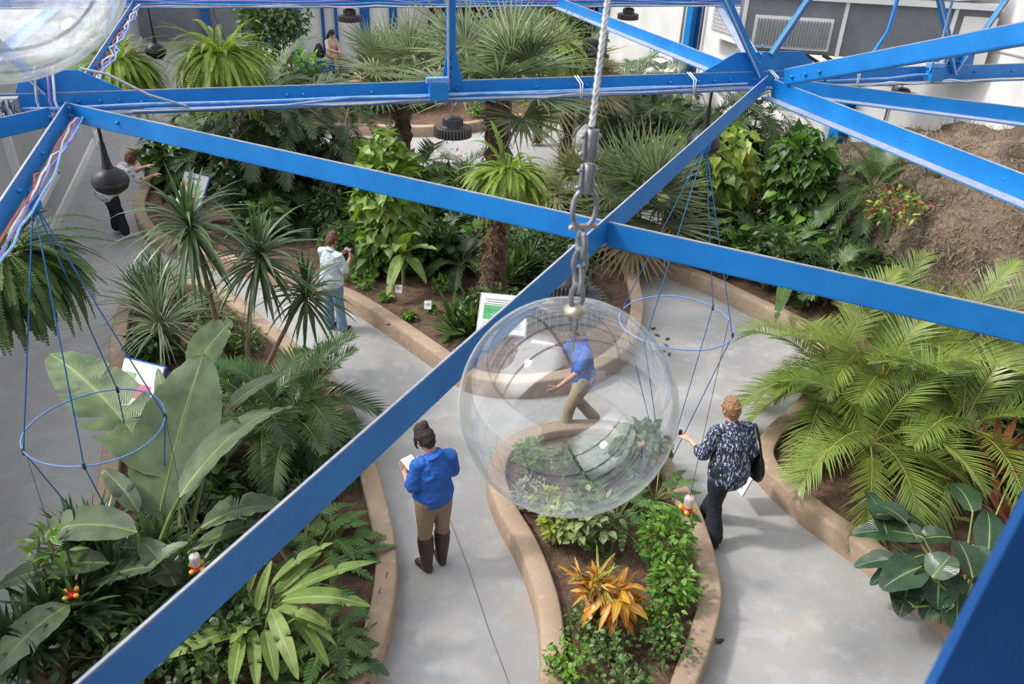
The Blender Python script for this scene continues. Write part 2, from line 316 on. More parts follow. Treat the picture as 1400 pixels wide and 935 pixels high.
def pinnate(g,pts,T,nl,ll,lw,mat,smat='gstem',t0=.2,ang=55,lift=.25,droop=.12,fold=0,prof=LEAFLET,rw=.008,m=2,env=None,rnd=None):
    N=len(pts); t=np.linspace(t0,.99,nl); B=interp(pts,t); D=norm(interp(T,t)); ll=arr(ll,N)
    sd=norm(np.cross(D,UP)+1e-6); n=np.cross(sd,D); x=(t-t0)/(1-t0)
    e=env(x) if env else np.sin(PI*np.clip(x*.86+.12,0,1))**.6
    rn=np.random.rand(N) if rnd is None else rnd
    for sg in (-1,1):
        a=math.radians(ang)-np.radians(20)*x[None,:,None]+np.random.randn(N,nl,1)*.06
        d=D*np.cos(a)+sd*sg*np.sin(a)+n*lift
        S=np.cross(d,n)
        Lr=(ll[:,None]*e[None,:]*(1+.12*np.random.randn(N,nl))).ravel()
        rr=np.clip(np.repeat(rn,nl)+np.random.randn(N*nl)*.12,0,1)
        strips(g,B.reshape(-1,3),d.reshape(-1,3),S.reshape(-1,3),Lr,lw,prof,mat,m=m,droop=droop,fold=fold,rnd=rr)
    # rachis
    k=pts.shape[1]; w=np.linspace(1,.25,k)[None,:,None]*rw; o=np.stack([pts-sd[:,:1]*w,pts+n[:,:1]*w*.8,pts+sd[:,:1]*w,pts-n[:,:1]*w*.8,pts-sd[:,:1]*w],2)
    g.grid(o,smat,rn)
RS=np.random.RandomState
def frond_crown(g,c,n,L,el0,el1,droop,nl,ll,lw,mat,smat='gstem',seed=1,az=None,**kw):
    r=RS(seed); np.random.seed(seed); i=np.arange(n); a=i*2.39996+r.rand(n)*.5 if az is None else az
    q=((i+.5)/n); el=np.radians(el0+(el1-el0)*q)+r.randn(n)*.08
    Ls=L*(.8+.4*r.rand(n)); pts,T=spines(c,a,el,Ls,droop*(.7+.6*r.rand(n)),14); pinnate(g,pts,T,nl,ll*(.8+.4*r.rand(n)),lw,mat,smat,**kw)
def fan_leaf(g,c,ax,nrm,R,mat,nseg=30,spread=125,split=.45,rnd=.5,droop=.03,w=1.):
    ax=norm(ax); s=norm(np.cross(ax,nrm)); nn=np.cross(s,ax)
    ph=np.radians(np.linspace(-spread,spread,nseg)); D=np.cos(ph)[:,None]*ax+np.sin(ph)[:,None]*s+nn*.18*(1+.3*np.random.randn(nseg,1)); S=-np.sin(ph)[:,None]*ax+np.cos(ph)[:,None]*s
    Lr=R*(.72+.28*np.cos(ph*.6))*(1+.04*np.random.randn(nseg)); wd=R*split*math.tan((ph[1]-ph[0])/2)*1.05*w
    strips(g,np.broadcast_to(c,(nseg,3)),D,S,Lr,wd,[.03,.5,1,.8,.55,.3,.03],mat,m=3,fold=.35,droop=droop,rnd=np.clip(rnd+np.random.randn(nseg)*.12,0,1))
def fan_crown(g,c,n,pl,R,el0,el1,mat,seed=1,dead=0,nseg=30,aim=None):
    r=RS(seed); np.random.seed(seed)
    for i in range(n):
        a=i*2.39996+r.rand()*.4; el=math.radians(el0+(el1-el0)*(i+.5)/n)+r.randn()*.08
        pts,T=spines(c,[a],el,pl*(.75+.5*r.rand()),.07,6); w=.012
        sd=norm(np.cross(T[0],UP)); o=np.stack([pts[0]-sd*w,pts[0]+UP*w*.7,pts[0]+sd*w,pts[0]-UP*w*.7,pts[0]-sd*w],1); g.grid(o[None],'gstem')
        d=T[0,-1]; nr=norm(UP+d*.2+r.randn(3)*.25)
        fan_leaf(g,pts[0,-1],norm(d-UP*.25),nr,R*(.8+.35*r.rand()),mat if i<n-dead else 'dead',nseg,rnd=r.rand())
def strap_head(g,c,n,L,Wd,el0,el1,droop,mat,seed=1,m=3,fold=.25,prof=STRAP,r0=.03):
    r=RS(seed); np.random.seed(seed); i=np.arange(n); a=i*2.39996+r.rand(n)*.6; el=np.radians(el0+(el1-el0)*(i+.5)/n)+r.randn(n)*.1
    d=np.stack([np.cos(a)*np.cos(el),np.sin(a)*np.cos(el),np.sin(el)],1); s=np.stack([np.sin(a),-np.cos(a),0*a],1)
    strips(g,np.asarray(c)+d*r0-UP*.15*((i+.5)/n)[:,None],d,s,L*(.75+.5*r.rand(n)),Wd,prof,mat,m=m,droop=droop*(.6+.8*r.rand(n)),fold=fold,rnd=r.rand(n))
def shrub_leaves(g,c,rad,n,ll,lw,mat,seed=1,down=.2,prof=OV,droop=.12,m=3,fold=.25,shell=.55,mats=None):
    r=RS(seed); np.random.seed(seed); u=norm(r.randn(n,3)); rr=(shell+(1-shell)*r.rand(n))[:,None]
    # lumpy surface
    lob=norm(r.randn(9,3)); am=1+.22*np.max(np.clip((u@lob.T-.72)/.28,0,1),1)[:,None]
    p=np.asarray(c)+u*rr*am*np.asarray(rad); h=u.copy(); h[:,2]*=.4
    d=norm(h+r.randn(n,3)*.55+UP*(.25-down)); s=norm(np.cross(d,UP+r.randn(n,3)*.45))
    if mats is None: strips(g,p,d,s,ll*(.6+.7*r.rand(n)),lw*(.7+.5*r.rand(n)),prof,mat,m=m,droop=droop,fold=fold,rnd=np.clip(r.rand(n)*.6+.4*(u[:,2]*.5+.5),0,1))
    else:
        k=r.randint(0,len(mats),n)
        for j,mm in enumerate(mats):
            q=k==j; strips(g,p[q],d[q],s[q],ll*(.6+.7*r.rand(q.sum())),lw,prof,mm,m=m,droop=droop,fold=fold,rnd=r.rand(q.sum()))
def stems(g,c,tops,r0,mat='stem',base=None,wob=.04,seed=1):
    r=RS(seed)
    for t in tops:
        b=np.asarray(base if base is not None else c,float)+np.append(r.randn(2)*.03,0); t=np.asarray(t,float); k=6
        pts=np.array([b+(t-b)*q+np.append(r.randn(2)*wob*math.sin(PI*q),0) for q in np.linspace(0,1,k)])
        g.tube(pts,[r0*(1-.4*q) for q in np.linspace(0,1,k)],mat,6,cap=False)
def blade(g,pb,pt,w,mat,arch=.15,roll=0,fold=.25,k=22,m=9,tears=0,seed=1,prof=None,side=0,rnd=.5,stalk=None):
    """a broad leaf from point pb to pt, arching up by arch*length"""
    r=RS(seed); pb=np.asarray(pb,float); pt=np.asarray(pt,float); L=np.linalg.norm(pt-pb); d0=norm(pt-pb)
    sd=norm(np.cross(d0,UP)); q=np.linspace(0,1,k)[:,None]
    pts=pb+(pt-pb)*q+UP*(arch*L*4*q*(1-q))*(1-abs(d0[2]))**.5+sd*side*L*4*q*(1-q)
    if abs(d0[2])>.6: pts=pts+norm(np.array([d0[0],d0[1],0])+1e-4)*(-arch*L*4*q*(1-q))
    T=norm(np.gradient(pts,axis=0)); out=np.zeros((k,m,3)); a=np.linspace(-1,1,m)
    if prof is None: prof=lambda x: (np.sin(PI*np.clip(x,0,1)**.75)**.62)*(1-.15*x)
    tr=set(r.choice(range(3,k-2),tears,replace=False)) if tears else set()
    S0=sd*math.cos(roll)+np.cross(sd,d0)*math.sin(roll)
    for i in range(k):
        s=norm(S0-np.dot(S0,T[i])*T[i]); n=np.cross(s,T[i]); ww=w*prof(i/(k-1))
        for j in range(m):
            aa=a[j]; off=0
            if i in tr and abs(aa)>.35: off=-1
            out[i,j]=pts[i]+s*aa*ww*(1-.25*abs(aa)*fold)+n*(fold*abs(aa)*ww*.7+.005*math.sin(i*2.1+j)*abs(aa)*w/.1*.6)+T[i]*abs(aa)*ww*.25
            if off: out[i,j]=out[i,j]-T[i]*0.0+(out[i-1,j]-out[i,j])*.55-UP*.02
    # split into two side grids at tears so gaps show
    segs=[];st=0
    for i in sorted(tr): segs.append((st,i)); st=i
    segs.append((st,k-1))
    full=out
    for (a0,b0) in segs:
        blk=full[a0:b0+1].copy()
        if a0 in tr:
            base=full[a0].copy(); sft=(full[a0+1]-full[a0])*(np.abs(a)**1.5)[:,None]*.5; blk[0]=base+sft
        k2=len(blk); N0=g.n
        g.grid(blk[None],mat,[rnd]); u=np.linspace(a0/(k-1),b0/(k-1),k2); g.uv[-1][:,0]=np.repeat(u,m)
    # midrib + stalk
    up=np.cross(norm(S0-np.dot(S0,T[0])*T[0]),T[0])
    g.tube(pts[:-1]-up*.006,[max(.012*(1-.8*x),.003)*(w/.12)**.5 for x in np.linspace(0,1,k-1)],'gstem',6,cap=False)
    if stalk is not None:
        sb=np.asarray(stalk,float); mid=(sb+pb)/2+UP*.08; qq=np.linspace(0,1,7)[:,None]
        g.tube((1-qq)**2*sb+2*qq*(1-qq)*mid+qq**2*pb,[.022*(1-.4*x) for x in np.linspace(0,1,7)],'gstem',7,cap=False)
# ------------------------------------------------------------------ the room
XL,XR,YF,YN=-3.6,12.3,28.6,-6.0
g=G(); g.quads([[XL,YN,0],[XR,YN,0],[XR,36,0],[XL,36,0]],[[0,1,2,3]],'conc'); struct(g,'floor')
def joint(pts,w=.012):
    g=G(); pts=np.array(pts); t=norm(np.gradient(pts,axis=0)); s=np.cross(t,UP)*w
    o=np.stack([pts-s,pts+s],1); o[:,:,2]=.003; g.grid(o[None],'joint'); return g
g=joint([P(*p) for p in ((607,690),(640,775),(668,860),(700,945),(720,1040))],.005); struct(g,'trim_1')
g=joint([P(*p) for p in ((80,421),(130,417),(180,412))],.008); struct(g,'trim_2')
# left wall with window and door frame, far and right walls
g=G(); g.box((XL-.1,(YN+36)/2,1.5),(.2,36-YN,3.0),'greywall'); struct(g,'wall_left')
g=G(); g.box((4.35,-2.6,3.9),(15.9,.2,7.8),'greywall'); struct(g,'wall_near')
g=G(); g.box((XL+.02,(YN+36)/2,.09),(.04,36-YN,.18),'white'); struct(g,'baseboard_left')
g=G()
for y in (4.5,11.4,20.5): g.box((XL+.03,y,1.5),(.07,.12,3.0),'white')
g.box((XL-.08,15,3.03),(.3,42,.06),'blue'); struct(g,'trim_3')
def window(g,x,y0,y1,z0,z1,fr='white',pane='greywall'):
    g.box((x+.05,(y0+y1)/2,z0),(.12,y1-y0+.2,.1),fr); g.box((x+.05,(y0+y1)/2,z1),(.12,y1-y0+.2,.1),fr)
    for y in (y0,y1): g.box((x+.05,y,(z0+z1)/2),(.12,.1,z1-z0),fr)
    g.box((x+.02,(y0+y1)/2,(z0+z1)/2),(.03,y1-y0,z1-z0),pane)
g=G(); window(g,XL,13.6,16.0,.75,2.3); struct(g,'window_1')
g=G(); g.box((XR+.1,(YN+36)/2,2.6),(.2,36-YN,5.2),'white'); struct(g,'wall_right')
g=G(); g.box((7.0,YF+.1,2.6),(10.6,.2,5.2),'white'); g.box((1.7,31.6,2.6),(.2,6,5.2),'greywall'); g.box((-1.1,34.4,2.6),(5.4,.2,5.2),'ductdark'); struct(g,'wall_far')
g=G()
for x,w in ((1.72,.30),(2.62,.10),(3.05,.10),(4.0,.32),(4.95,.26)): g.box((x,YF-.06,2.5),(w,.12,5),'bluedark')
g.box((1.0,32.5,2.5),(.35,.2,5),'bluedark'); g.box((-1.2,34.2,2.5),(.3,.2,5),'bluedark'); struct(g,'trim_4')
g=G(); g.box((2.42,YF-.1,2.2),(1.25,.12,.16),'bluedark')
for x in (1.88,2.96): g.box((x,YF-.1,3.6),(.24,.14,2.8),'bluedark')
g.box((2.42,YF-.04,3.6),(.85,.06,2.8),'white'); struct(g,'window_2')
g=G(); g.box((2.4,YF-.5,.2),(1.6,.7,.4),'signblue'); g.box((2.4,YF-.5,.42),(1.7,.8,.05),'conc'); tag(g.build('low_ledge',smooth=False),'low blue-fronted concrete ledge under the far window, seated person on it','ledge')
# columns along the right wall
LBC=['blue steel wall column rising beside the leafy green vine','blue steel wall column left of the white louvred box','blue steel wall column at the far right end beside the dark moss wall','blue steel wall column nearest, behind the coir mound']
for i,y in enumerate((14.3,21.2,27.4,7.6)):
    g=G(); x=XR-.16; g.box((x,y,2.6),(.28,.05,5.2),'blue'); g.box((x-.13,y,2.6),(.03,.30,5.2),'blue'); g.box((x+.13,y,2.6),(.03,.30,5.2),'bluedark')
    tag(g.build('wall_column',smooth=False),LBC[i],'column','blue columns along the right wall')
g=G(); g.tube([(XR-.08,21.9,0),(XR-.08,21.9,5)],.04,'galv',8); g.tube([(XR-.1,20.8,0),(XR-.1,20.8,5)],.03,'cordd',8); tag(g.build('wall_pipe'),'thin grey pipes running up beside the far blue column','pipe')
g=G(); g.bar((XR-.02,6,2.45),(XR-.02,16,2.45),.015,.02,'greywall'); g.bar((XR-.02,6,3.5),(XR-.02,16,3.5),.015,.02,'greywall'); struct(g,'trim_5')
# conduit with switch box near the column
t=thing('conduit_drop','thin grey conduit with a small switch box on the white right wall','conduit',(XR-.05,13.2,0))
g=G(); g.tube([(XR-.05,13.2,1.7),(XR-.05,13.2,4.6)],.022,'steel',6); g.build('pipe',t); g=G(); g.box((XR-.08,13.2,1.55),(.1,.16,.3),'steel'); g.build('switch_box',t,False)
# ducts and louvres on the right wall
a=P(1010,68,3.25); b=P(1345,90,3.25); u=norm((b-a)*[1,1,0]); nrm=np.array([u[1],-u[0],0]); Ln=np.linalg.norm(b-a)
t=thing('air_handler','long grey metal air duct unit with a white grille on the right wall','duct',a)
def onface(s,z,o=0): return a+u*s*Ln+UP*(z*.88)+nrm*o
g=G(); R_=np.stack([u,-nrm,UP],1); g.box(onface(.5,.52,-.45),(Ln,.9,.92),'ductdark',R_); g.build('housing',t,False)
g=G(); g.box(onface(.2,.52,.01),(Ln*.40,.03,.86),'steel',R_); g.build('front_panel',t,False)
g=G()
for s in (0.0,.405,.83): g.box(onface(s,.52,.03),(.06,.05,.93),'white',R_)
g.box(onface(.5,1.06,.03),(Ln,.12,.10),'white',R_); g.build('edge_trim',t,False)
g=G(); g.box(onface(.205,.38,.03),(Ln*.32,.04,.53),'white',R_); gr=g.build('grille',t,False)
g=G()
for q in range(24): g.box(onface(.06+.29*q/23,.38,.06),(.022,.03,.44),'ductdark',R_)
g.build('slat',gr,False)
g=G(); g.box(onface(.93,.42,.03),(Ln*.13,.05,.8),'white',R_); g.build('end_panel',t,False)
g=G(); g.box(onface(.45,1.52,-.4),(Ln*.95,1.0,.6),'white',R_); tag(g.build('bulkhead_box',smooth=False),'cream boxed-in bulkhead above the grey air duct','bulkhead')
t=thing('louvre_box','white louvred ventilation box on the right wall beside the air duct','vent',(XR-.3,19,2.4))
g=G(); g.box((XR-.2,19.0,3.3),(.4,1.9,1.9),'white'); g.build('case',t,False); g=G()
for q in range(18): g.box((XR-.42,19.0,2.55+.09*q),(.03,1.5,.045),'greywall')
g.build('slat',t,False)
t=thing('duct_bracket','dark angled steel brackets propping the grey air duct','bracket',onface(.4,0))
for s in (.28,.36,.62):
    g=G(); g.bar(onface(s,-.02,-.1),onface(s+.12,-.35,-.8),.05,.05,'cordd'); g.build('bracket_arm',t,False)
# roof framing overhead (glazing bars and ridge), seen mirrored in the clear globes
g=G()
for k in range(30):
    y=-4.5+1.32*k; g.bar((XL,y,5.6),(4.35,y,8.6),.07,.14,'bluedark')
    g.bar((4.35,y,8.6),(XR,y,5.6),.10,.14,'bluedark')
for x0,z0_,x1,z1_ in ((XL,5.7,4.35,8.7),(4.35,8.7,XR,5.7)): g.quads([[x0,-5,z0_],[x1,-5,z1_],[x1,1.0,z1_],[x0,1.0,z0_]],[[0,1,2,3]],'greywall')  # opaque roof sheets, unseen, added to darken the near steel and globe
struct(g,'ceiling')
g=G()
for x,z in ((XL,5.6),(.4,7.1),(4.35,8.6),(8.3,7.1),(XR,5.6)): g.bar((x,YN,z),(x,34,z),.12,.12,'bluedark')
struct(g,'trim_6')
# ------------------------------------------------------------------ trusses, struts and braces
ZC=3.8
def angle(g,a,b,hv,wh,t=.009,side=1,top=True,flip=1,m='blue',me='edge'):
    """L section: upright leaf on the line a-b, lower leaf pointing to side"""
    a=np.asarray(a,float); b=np.asarray(b,float); d=norm(b-a); x=norm(np.cross(d,UP))*side; z=np.cross(x,d)*side; z=z if z[2]>0 else -z
    R=np.stack([x,d,z],1); L=np.linalg.norm(b-a)
    g.box((a+b)/2+z*hv/2,(t,L,hv),m,R); g.box((a+b)/2+x*wh/2+z*(-.004),(wh,L,t),m,R)
    g.box((a+b)/2+z*(hv+.003),(t*1.15,L,.008),me,R); g.box((a+b)/2+x*(wh/2)+z*.004,(wh*.96,L*.999,.006),me,R)
def rivets(root,pts,r=.018,nrm=(0,-1,0)):
    for p in pts:
        g=G(); n=norm(np.array(nrm,float)); x=np.array([1,0,0.]) if abs(n[0])<.8 else np.array([0,1.,0]); 
        q=np.asarray(p,float); g.tube([q,q+n*r*.45],[r,r*.75],'blue',8); g.build('rivet',root)
def member(root,name,a,b,w,h,m='blue'):
    g=G(); g.bar(a,b,w,.014,m,np.array([0,1.,0])); 
    a=np.asarray(a,float); b=np.asarray(b,float); d=norm(b-a); x=norm(np.cross(d,[0,1.,0]))
    g.bar(a+x*w/2+[0,-h/2,0],b+x*w/2+[0,-h/2,0],.014,h,m,np.array([0,1.,0]))
    g.bar(a+x*w/2+[0,-h,0],b+x*w/2+[0,-h,0],.018,.008,'edge',np.array([0,1.,0])); g.build(name,root,False)
def plate(root,poly,y,m='blue',name='gusset_plate'):
    poly=np.array(poly,float); c=poly.mean(0); n=len(poly); v=[];f=[]
    for q in range(n): v+= [[poly[q][0],y-.008,poly[q][1]],[poly[q][0],y+.008,poly[q][1]]]
    v+= [[c[0],y-.008,c[1]],[c[0],y+.008,c[1]]]
    for q in range(n):
        r=(q+1)%n; f+=[[2*q,2*q+1,2*r+1,2*r],[2*n,2*q,2*r,2*n],[2*n+1,2*r+1,2*q+1,2*n+1]]
    f=[x for x in f]; g=G(); 
    # quads only: degenerate corners carry their own vertex
    vv=[];ff=[]
    for x in f:
        b0=len(vv); vv+=[v[i] for i in x]; ff.append([b0,b0+1,b0+2,b0+3])
        if x[0]==x[3]: vv[-1]=[(v[x[0]][k]+v[x[2]][k])/2 for k in range(3)]
    g.quads(vv,ff,m); return g.build(name,root,False)
NA,NB,NC=-1.55,5.6,12.2
def truss(Y,label,full):
    t=thing('roof_truss',label,'truss',(0,Y,ZC),'blue riveted roof trusses')
    g=G(); angle(g,(XL,Y,ZC-.02),(XR,Y,ZC-.02),.17,.13,side=1); g.build('bottom_chord',t,False)
    g=G(); g.bar((XL,Y,6.1),(4.35,Y,8.2),.12,.14,'blue'); g.bar((4.35,Y,8.2),(XR,Y,6.1),.12,.14,'blue'); g.build('top_chord',t,False)
    z0=ZC+.08
    for a,b,w in (((1.95,z0),(1.95,7.1),.085),((NA+.1,z0),(0.0,6.9),.085),((NB-.08,z0+.05),(4.35,5.5),.085),((NB+.02,z0+.25),(6.55,5.7),.085),
                  ((8.3,z0),(7.2,5.5),.085),((8.3,z0),(9.2,5.6),.085),((NA-.1,z0+.1),(-2.9,5.6),.085),((4.35,5.5),(4.35,8.2),.08),((6.55,5.7),(5.2,7.9),.08)):
        if a[0]==NA+.1 and full: continue
        member(t,'web_member',(a[0],Y-.01,a[1]),(b[0],Y-.01,b[1]),w,.06)
    plate(t,[(NA-.45,ZC+.02),(NA-.28,ZC+.34),(NA+.15,ZC+.34),(NA+.60,ZC+.10),(NA+.62,ZC+.02)],Y+.012)
    plate(t,[(NB-1.0,ZC+.06),(NB-.42,ZC+.36),(NB+.42,ZC+.36),(NB+.62,ZC+.22),(NB+.72,ZC+.05)],Y+.012)
    plate(t,[(8.3-.22,ZC+.02),(8.3-.1,ZC+.36),(8.3+.22,ZC+.34),(8.3+.26,ZC+.02)],Y+.012)
    plate(t,[(1.95-.11,ZC+.1),(1.95-.045,ZC+.42),(1.95+.045,ZC+.42),(1.95+.13,ZC+.1)],Y-.005)
    if full:
        rp=[(NA+x,Y-.012,ZC+.075+z) for x,z in ((-.05,0),(.1,0),(.28,.0),(.44,.0),(.62,-.02))]
        rp+=[(x,Y-.012,ZC+.07) for x in (.35,.5,1.15,2.0,2.85,3.3,3.42,4.4,4.75,4.95,5.15,5.45,5.9,6.6,7.9,8.1,8.6,9.2,9.5)]
        rp+=[(NB-.12,Y-.016,ZC+.16+.09*k) for k in range(4)]+[(8.28,Y-.016,ZC+.12+.08*k) for k in range(3)]+[(1.95,Y-.02,ZC+.2+.09*k) for k in range(3)]
        rivets(t,rp)
    return t
TR=truss(8.0,'nearest blue riveted roof truss crossing the whole view, wires along its chord',True)
truss(14.6,'farther blue roof truss crossing along the very top of the view',False)

def strut(a,b,label,side=1,hv=.16,wh=.13,name='cross_brace',cat='brace',grp='flat blue braces crossing between trusses',bolts=()):
    t=thing(name,label,cat,a,grp); g=G(); angle(g,a,b,hv,wh,side=side); g.build('angle_iron',t,False)
    a=np.asarray(a,float); b=np.asarray(b,float); d=norm(b-a); x=norm(np.cross(d,UP))
    s=1 if np.dot(x,np.array([0,-1,0])-a*0)>0 else -1
    rivets(t,[a+(b-a)*q+UP*hv*.55+x*s*.01 for q in bolts],.02,x*s); return t
A0=np.array([NA+.02,7.93,ZC-.08]); B1=np.array([5.9,.35,ZC-.08])
strut(A0,B1,'long bright blue brace running from the left node down to the right edge',side=-1,hv=.155,bolts=(.06,))
B0=np.array([NB-.02,7.93,ZC-.05]); A1=np.array([-1.75,.35,ZC-.05])
strut(B0,A1,'long dark blue brace running from the right node to the lower left corner',side=1,hv=.165)
strut((NB+.1,7.95,ZC-.06),(12.2,2.0,ZC-.06),'blue brace slanting away right from the right node, upper of the pair',hv=.15)
strut((NB+.02,7.85,ZC-.1),(NB+.02,1.4,ZC-.1),'blue strut with small bolts, lower of the pair right of the right node',side=1,hv=.19,name='roof_strut',cat='strut',grp='struts running along the building',bolts=(.03,.17,.33,.5,.7))
strut((NB-.1,14.55,ZC-.02),(NB-.1,8.1,ZC-.02),'pale blue strut running from the far truss down to the right node',side=1,hv=.15,name='roof_strut',cat='strut',grp='struts running along the building',bolts=(.1,.22,.35,.5,.65,.78,.9))
strut((NA+.02,14.55,ZC-.04),(NA+.02,8.1,ZC-.04),'blue strut bundled with coloured wires, climbing from the left node to the far truss',side=1,hv=.13,wh=.12,name='roof_strut',cat='strut',grp='struts running along the building',bolts=(.92,.96))
strut((NA+.02,7.9,ZC-.06),(NA+.02,1.4,ZC-.06),'blue strut with red and white wires at the left edge',side=1,hv=.15,wh=.14,name='roof_strut',cat='strut',grp='struts running along the building',bolts=(.2,.33,.5))
strut((NA-.12,7.9,ZC-.1),(-3.6,6.0,ZC-.1),'short dark blue brace at the left edge below the left node',hv=.15)
strut((8.9,14.5,ZC-.05),(NB+.2,8.15,ZC-.05),'pale blue brace behind the right node',hv=.12)
# rising member of the lengthwise truss at the right node
t=thing('rising_brace','thick blue angle beam rising from the right node to the upper right edge','brace',(NB,7.9,ZC)); g=G()
ra=np.array([NB-.02,7.6,ZC+.10]); rb=np.array([NB+.02,3.4,5.26]); angle(g,ra,rb,.15,.14,side=-1); g.build('angle_iron',t,False)
rivets(t,[ra+(rb-ra)*q+UP*.06+[-.012,0,0] for q in (.03,.08,.13)],.022,(-1,0,0))
# blurred near web member, lower right
t=thing('near_web_beam','blurred dark blue beam close to the lens in the lower right corner','beam',C_:=P(1300,900,4.9)); g=G()
q0=CP+ray(1278,1277)*1.0; q1=CP+ray(1637,582)*1.0; g.bar(q0,q1,.30,.02,'bluedark',norm(-Fw)); g.bar(q0+Fw*.08,q1+Fw*.08,.02,.16,'bluedark',norm(-Fw)); g.build('steel_flange',t,False)  # darker blue puts the beam's shade into its colour
# conduits, wires, ties and boxes on the near truss
def wire(name,label,pts,r,m,cat='cable',sag=0,grp=None):
    pts=np.array(pts,float); g=G(); g.tube(pts,r,m,6); return tag(g.build(name,loc=pts[0]),label,cat,grp)
def wavy(a,b,n,amp,seed):
    r=RS(seed); a=np.asarray(a,float); b=np.asarray(b,float); return [a+(b-a)*i/n+r.randn(3)*amp*(0<i<n) for i in range(n+1)]
wire('conduit','straight blue-grey conduit along the near truss chord',wavy((-3.4,7.9,ZC+.05),(5.3,7.9,ZC+.035),14,.004,1),.016,'conduit','conduit')
wire('cable','upper slack blue cable along the near truss chord',wavy((-.9,7.885,ZC+.01),(5.3,7.885,ZC+.05),10,.012,2),.013,'conduit')
wire('cable','lower pale cable lying on the near truss chord flange',wavy((-1.0,7.86,ZC+.0),(5.4,7.86,ZC+.01),18,.008,3),.010,'edge')
wire('cable','white cable on the right half of the near truss chord',wavy((5.8,7.86,ZC+.0),(12.1,7.86,ZC+.0),22,.012,4),.010,'wirew')
wire('cable','blue cable on the right half of the near truss chord',wavy((5.7,7.88,ZC+.03),(8.0,7.88,ZC+.08),6,.006,5),.015,'conduit')
wire('cable','grey wire slanting over the left node plate',[(-1.35,7.9,ZC+.37),(-1.15,7.85,ZC+.33),(-.85,7.86,ZC+.14),(-.55,7.86,ZC+.03)],.012,'edge')
for i,(x,m,nm) in enumerate(((-1.76,'edge','grey'),(-1.66,'wirev','violet'),(-1.62,'wirew','white'))):
    wire('cable',nm+' wire hanging over the left node plate',[(x+.03,8.03,ZC+.36),(x+.04,7.93,ZC+.36),(x,7.93,ZC+.1),(x+.04,7.88,ZC-.08)],.011,m)
for i,m in enumerate(('wirer','wirew','wirev','conduit')):
    nm=('red','white','violet','blue')[i]
    wire('cable',nm+' wire on the left strut below the node',wavy((NA+.08+.022*i,7.8,ZC-.02),(NA+.06+.025*i,1.6,ZC-.02),26,.012,10+i),.009,m)
    wire('cable',nm+' wire on the left strut beyond the node',wavy((NA+.06+.022*i,8.2,ZC+.0),(NA+.05+.022*i,14.4,ZC+.02),26,.02,20+i),.011,m)
for i in range(3): wire('cable','thin cable along the far truss chord, %s of three'%('top','middle','lowest')[i],wavy((XL+.4,14.45,ZC+.04*i),(11,14.45,ZC+.04*i),26,.014,30+i),.014,('wirew','conduit','wirev')[i])
for i,(x,l) in enumerate(((1.75,'white cable tie left of the blue junction box'),(3.3,'white cable tie right of the hanging lamp'),(4.62,'white cable tie near the right end plate'),(NB+.05,'white tie hanging at the right node'),(6.75,'twisted white tie right of the right node'))):
    g=G()
    for k in range(2): g.tube([(x-.03+.03*k,7.98,ZC+.17),(x-.02+.03*k,7.84,ZC+.12),(x+.01*k,7.84,ZC-.02),(x+.02,7.9,ZC-.04)],.007,'wirew',5)
    tag(g.build('cable_tie',loc=(x,7.9,ZC)),l,'cable tie','white ties on the near truss')
def jbox(x,l):
    t=thing('junction_box',l,'junction box',(x,7.85,ZC+.1),'junction boxes on the near truss'); g=G(); g.box((x,7.86,ZC+.09),(.17,.1,.14),'blue'); g.build('case',t,False)
    g=G(); g.box((x,7.805,ZC+.09),(.18,.012,.15),'blue'); g.build('lid',t,False); g=G(); g.box((x,7.88,ZC+.19),(.22,.07,.05),'conduit'); g.build('clamp',t,False)
jbox(1.78,'blue junction box in the middle of the near truss'); jbox(7.85,'blue junction box on the right part of the near truss')
for nm,pts,m,l in (('conduit',[(7.75,7.84,ZC+.14),(7.8,7.84,ZC+.5),(7.78,7.84,ZC+.95),(7.6,7.84,ZC+1.4)],'conduit','bent blue conduit rising from the right junction box'),
        ('conduit',[(6.2,7.84,ZC+.1),(6.55,7.84,ZC+.14),(6.85,7.84,ZC+.32),(7.0,7.84,ZC+.6),(7.02,7.84,ZC+1.3)],'blue','fat blue hose curving up in front of the air duct'),
        ('conduit',[(6.0,7.84,ZC+.22),(6.2,7.84,ZC+.2),(6.3,7.84,ZC+.06),(6.28,7.84,ZC-.02)],'blue','short blue hose looping beside the right node plate')):
    wire(nm,l,pts,.024 if 'fat' in l else .016,m,'conduit')
t=thing('cable_connector','bare grey cable connector block left of the left node','connector',(-1.98,7.88,ZC+.06)); g=G()
g.box((-1.98,7.86,ZC+.07),(.2,.1,.17),'galv'); g.build('block',t,False); g=G()
for i in range(9): g.tube(wavy((-2.06+.02*i,7.79,ZC+.14),(-2.06+.02*i,7.79,ZC-.02),5,.012,50+i),.006,'wirew' if i%2 else 'cordd',5)
g.build('loose_wire',t)
for i in range(4): wire('cable','loose %s cable loop at the left edge beside the node'%('grey','white','blue','dark')[i],[(-2.1,7.86,ZC+.2-.03*i),(-2.3-.04*i,7.8,ZC+.22),(-2.6,7.8,ZC+.05-.03*i),(-2.9,7.84,ZC-.1*i)],.011,('edge','wirew','conduit','cordd')[i])
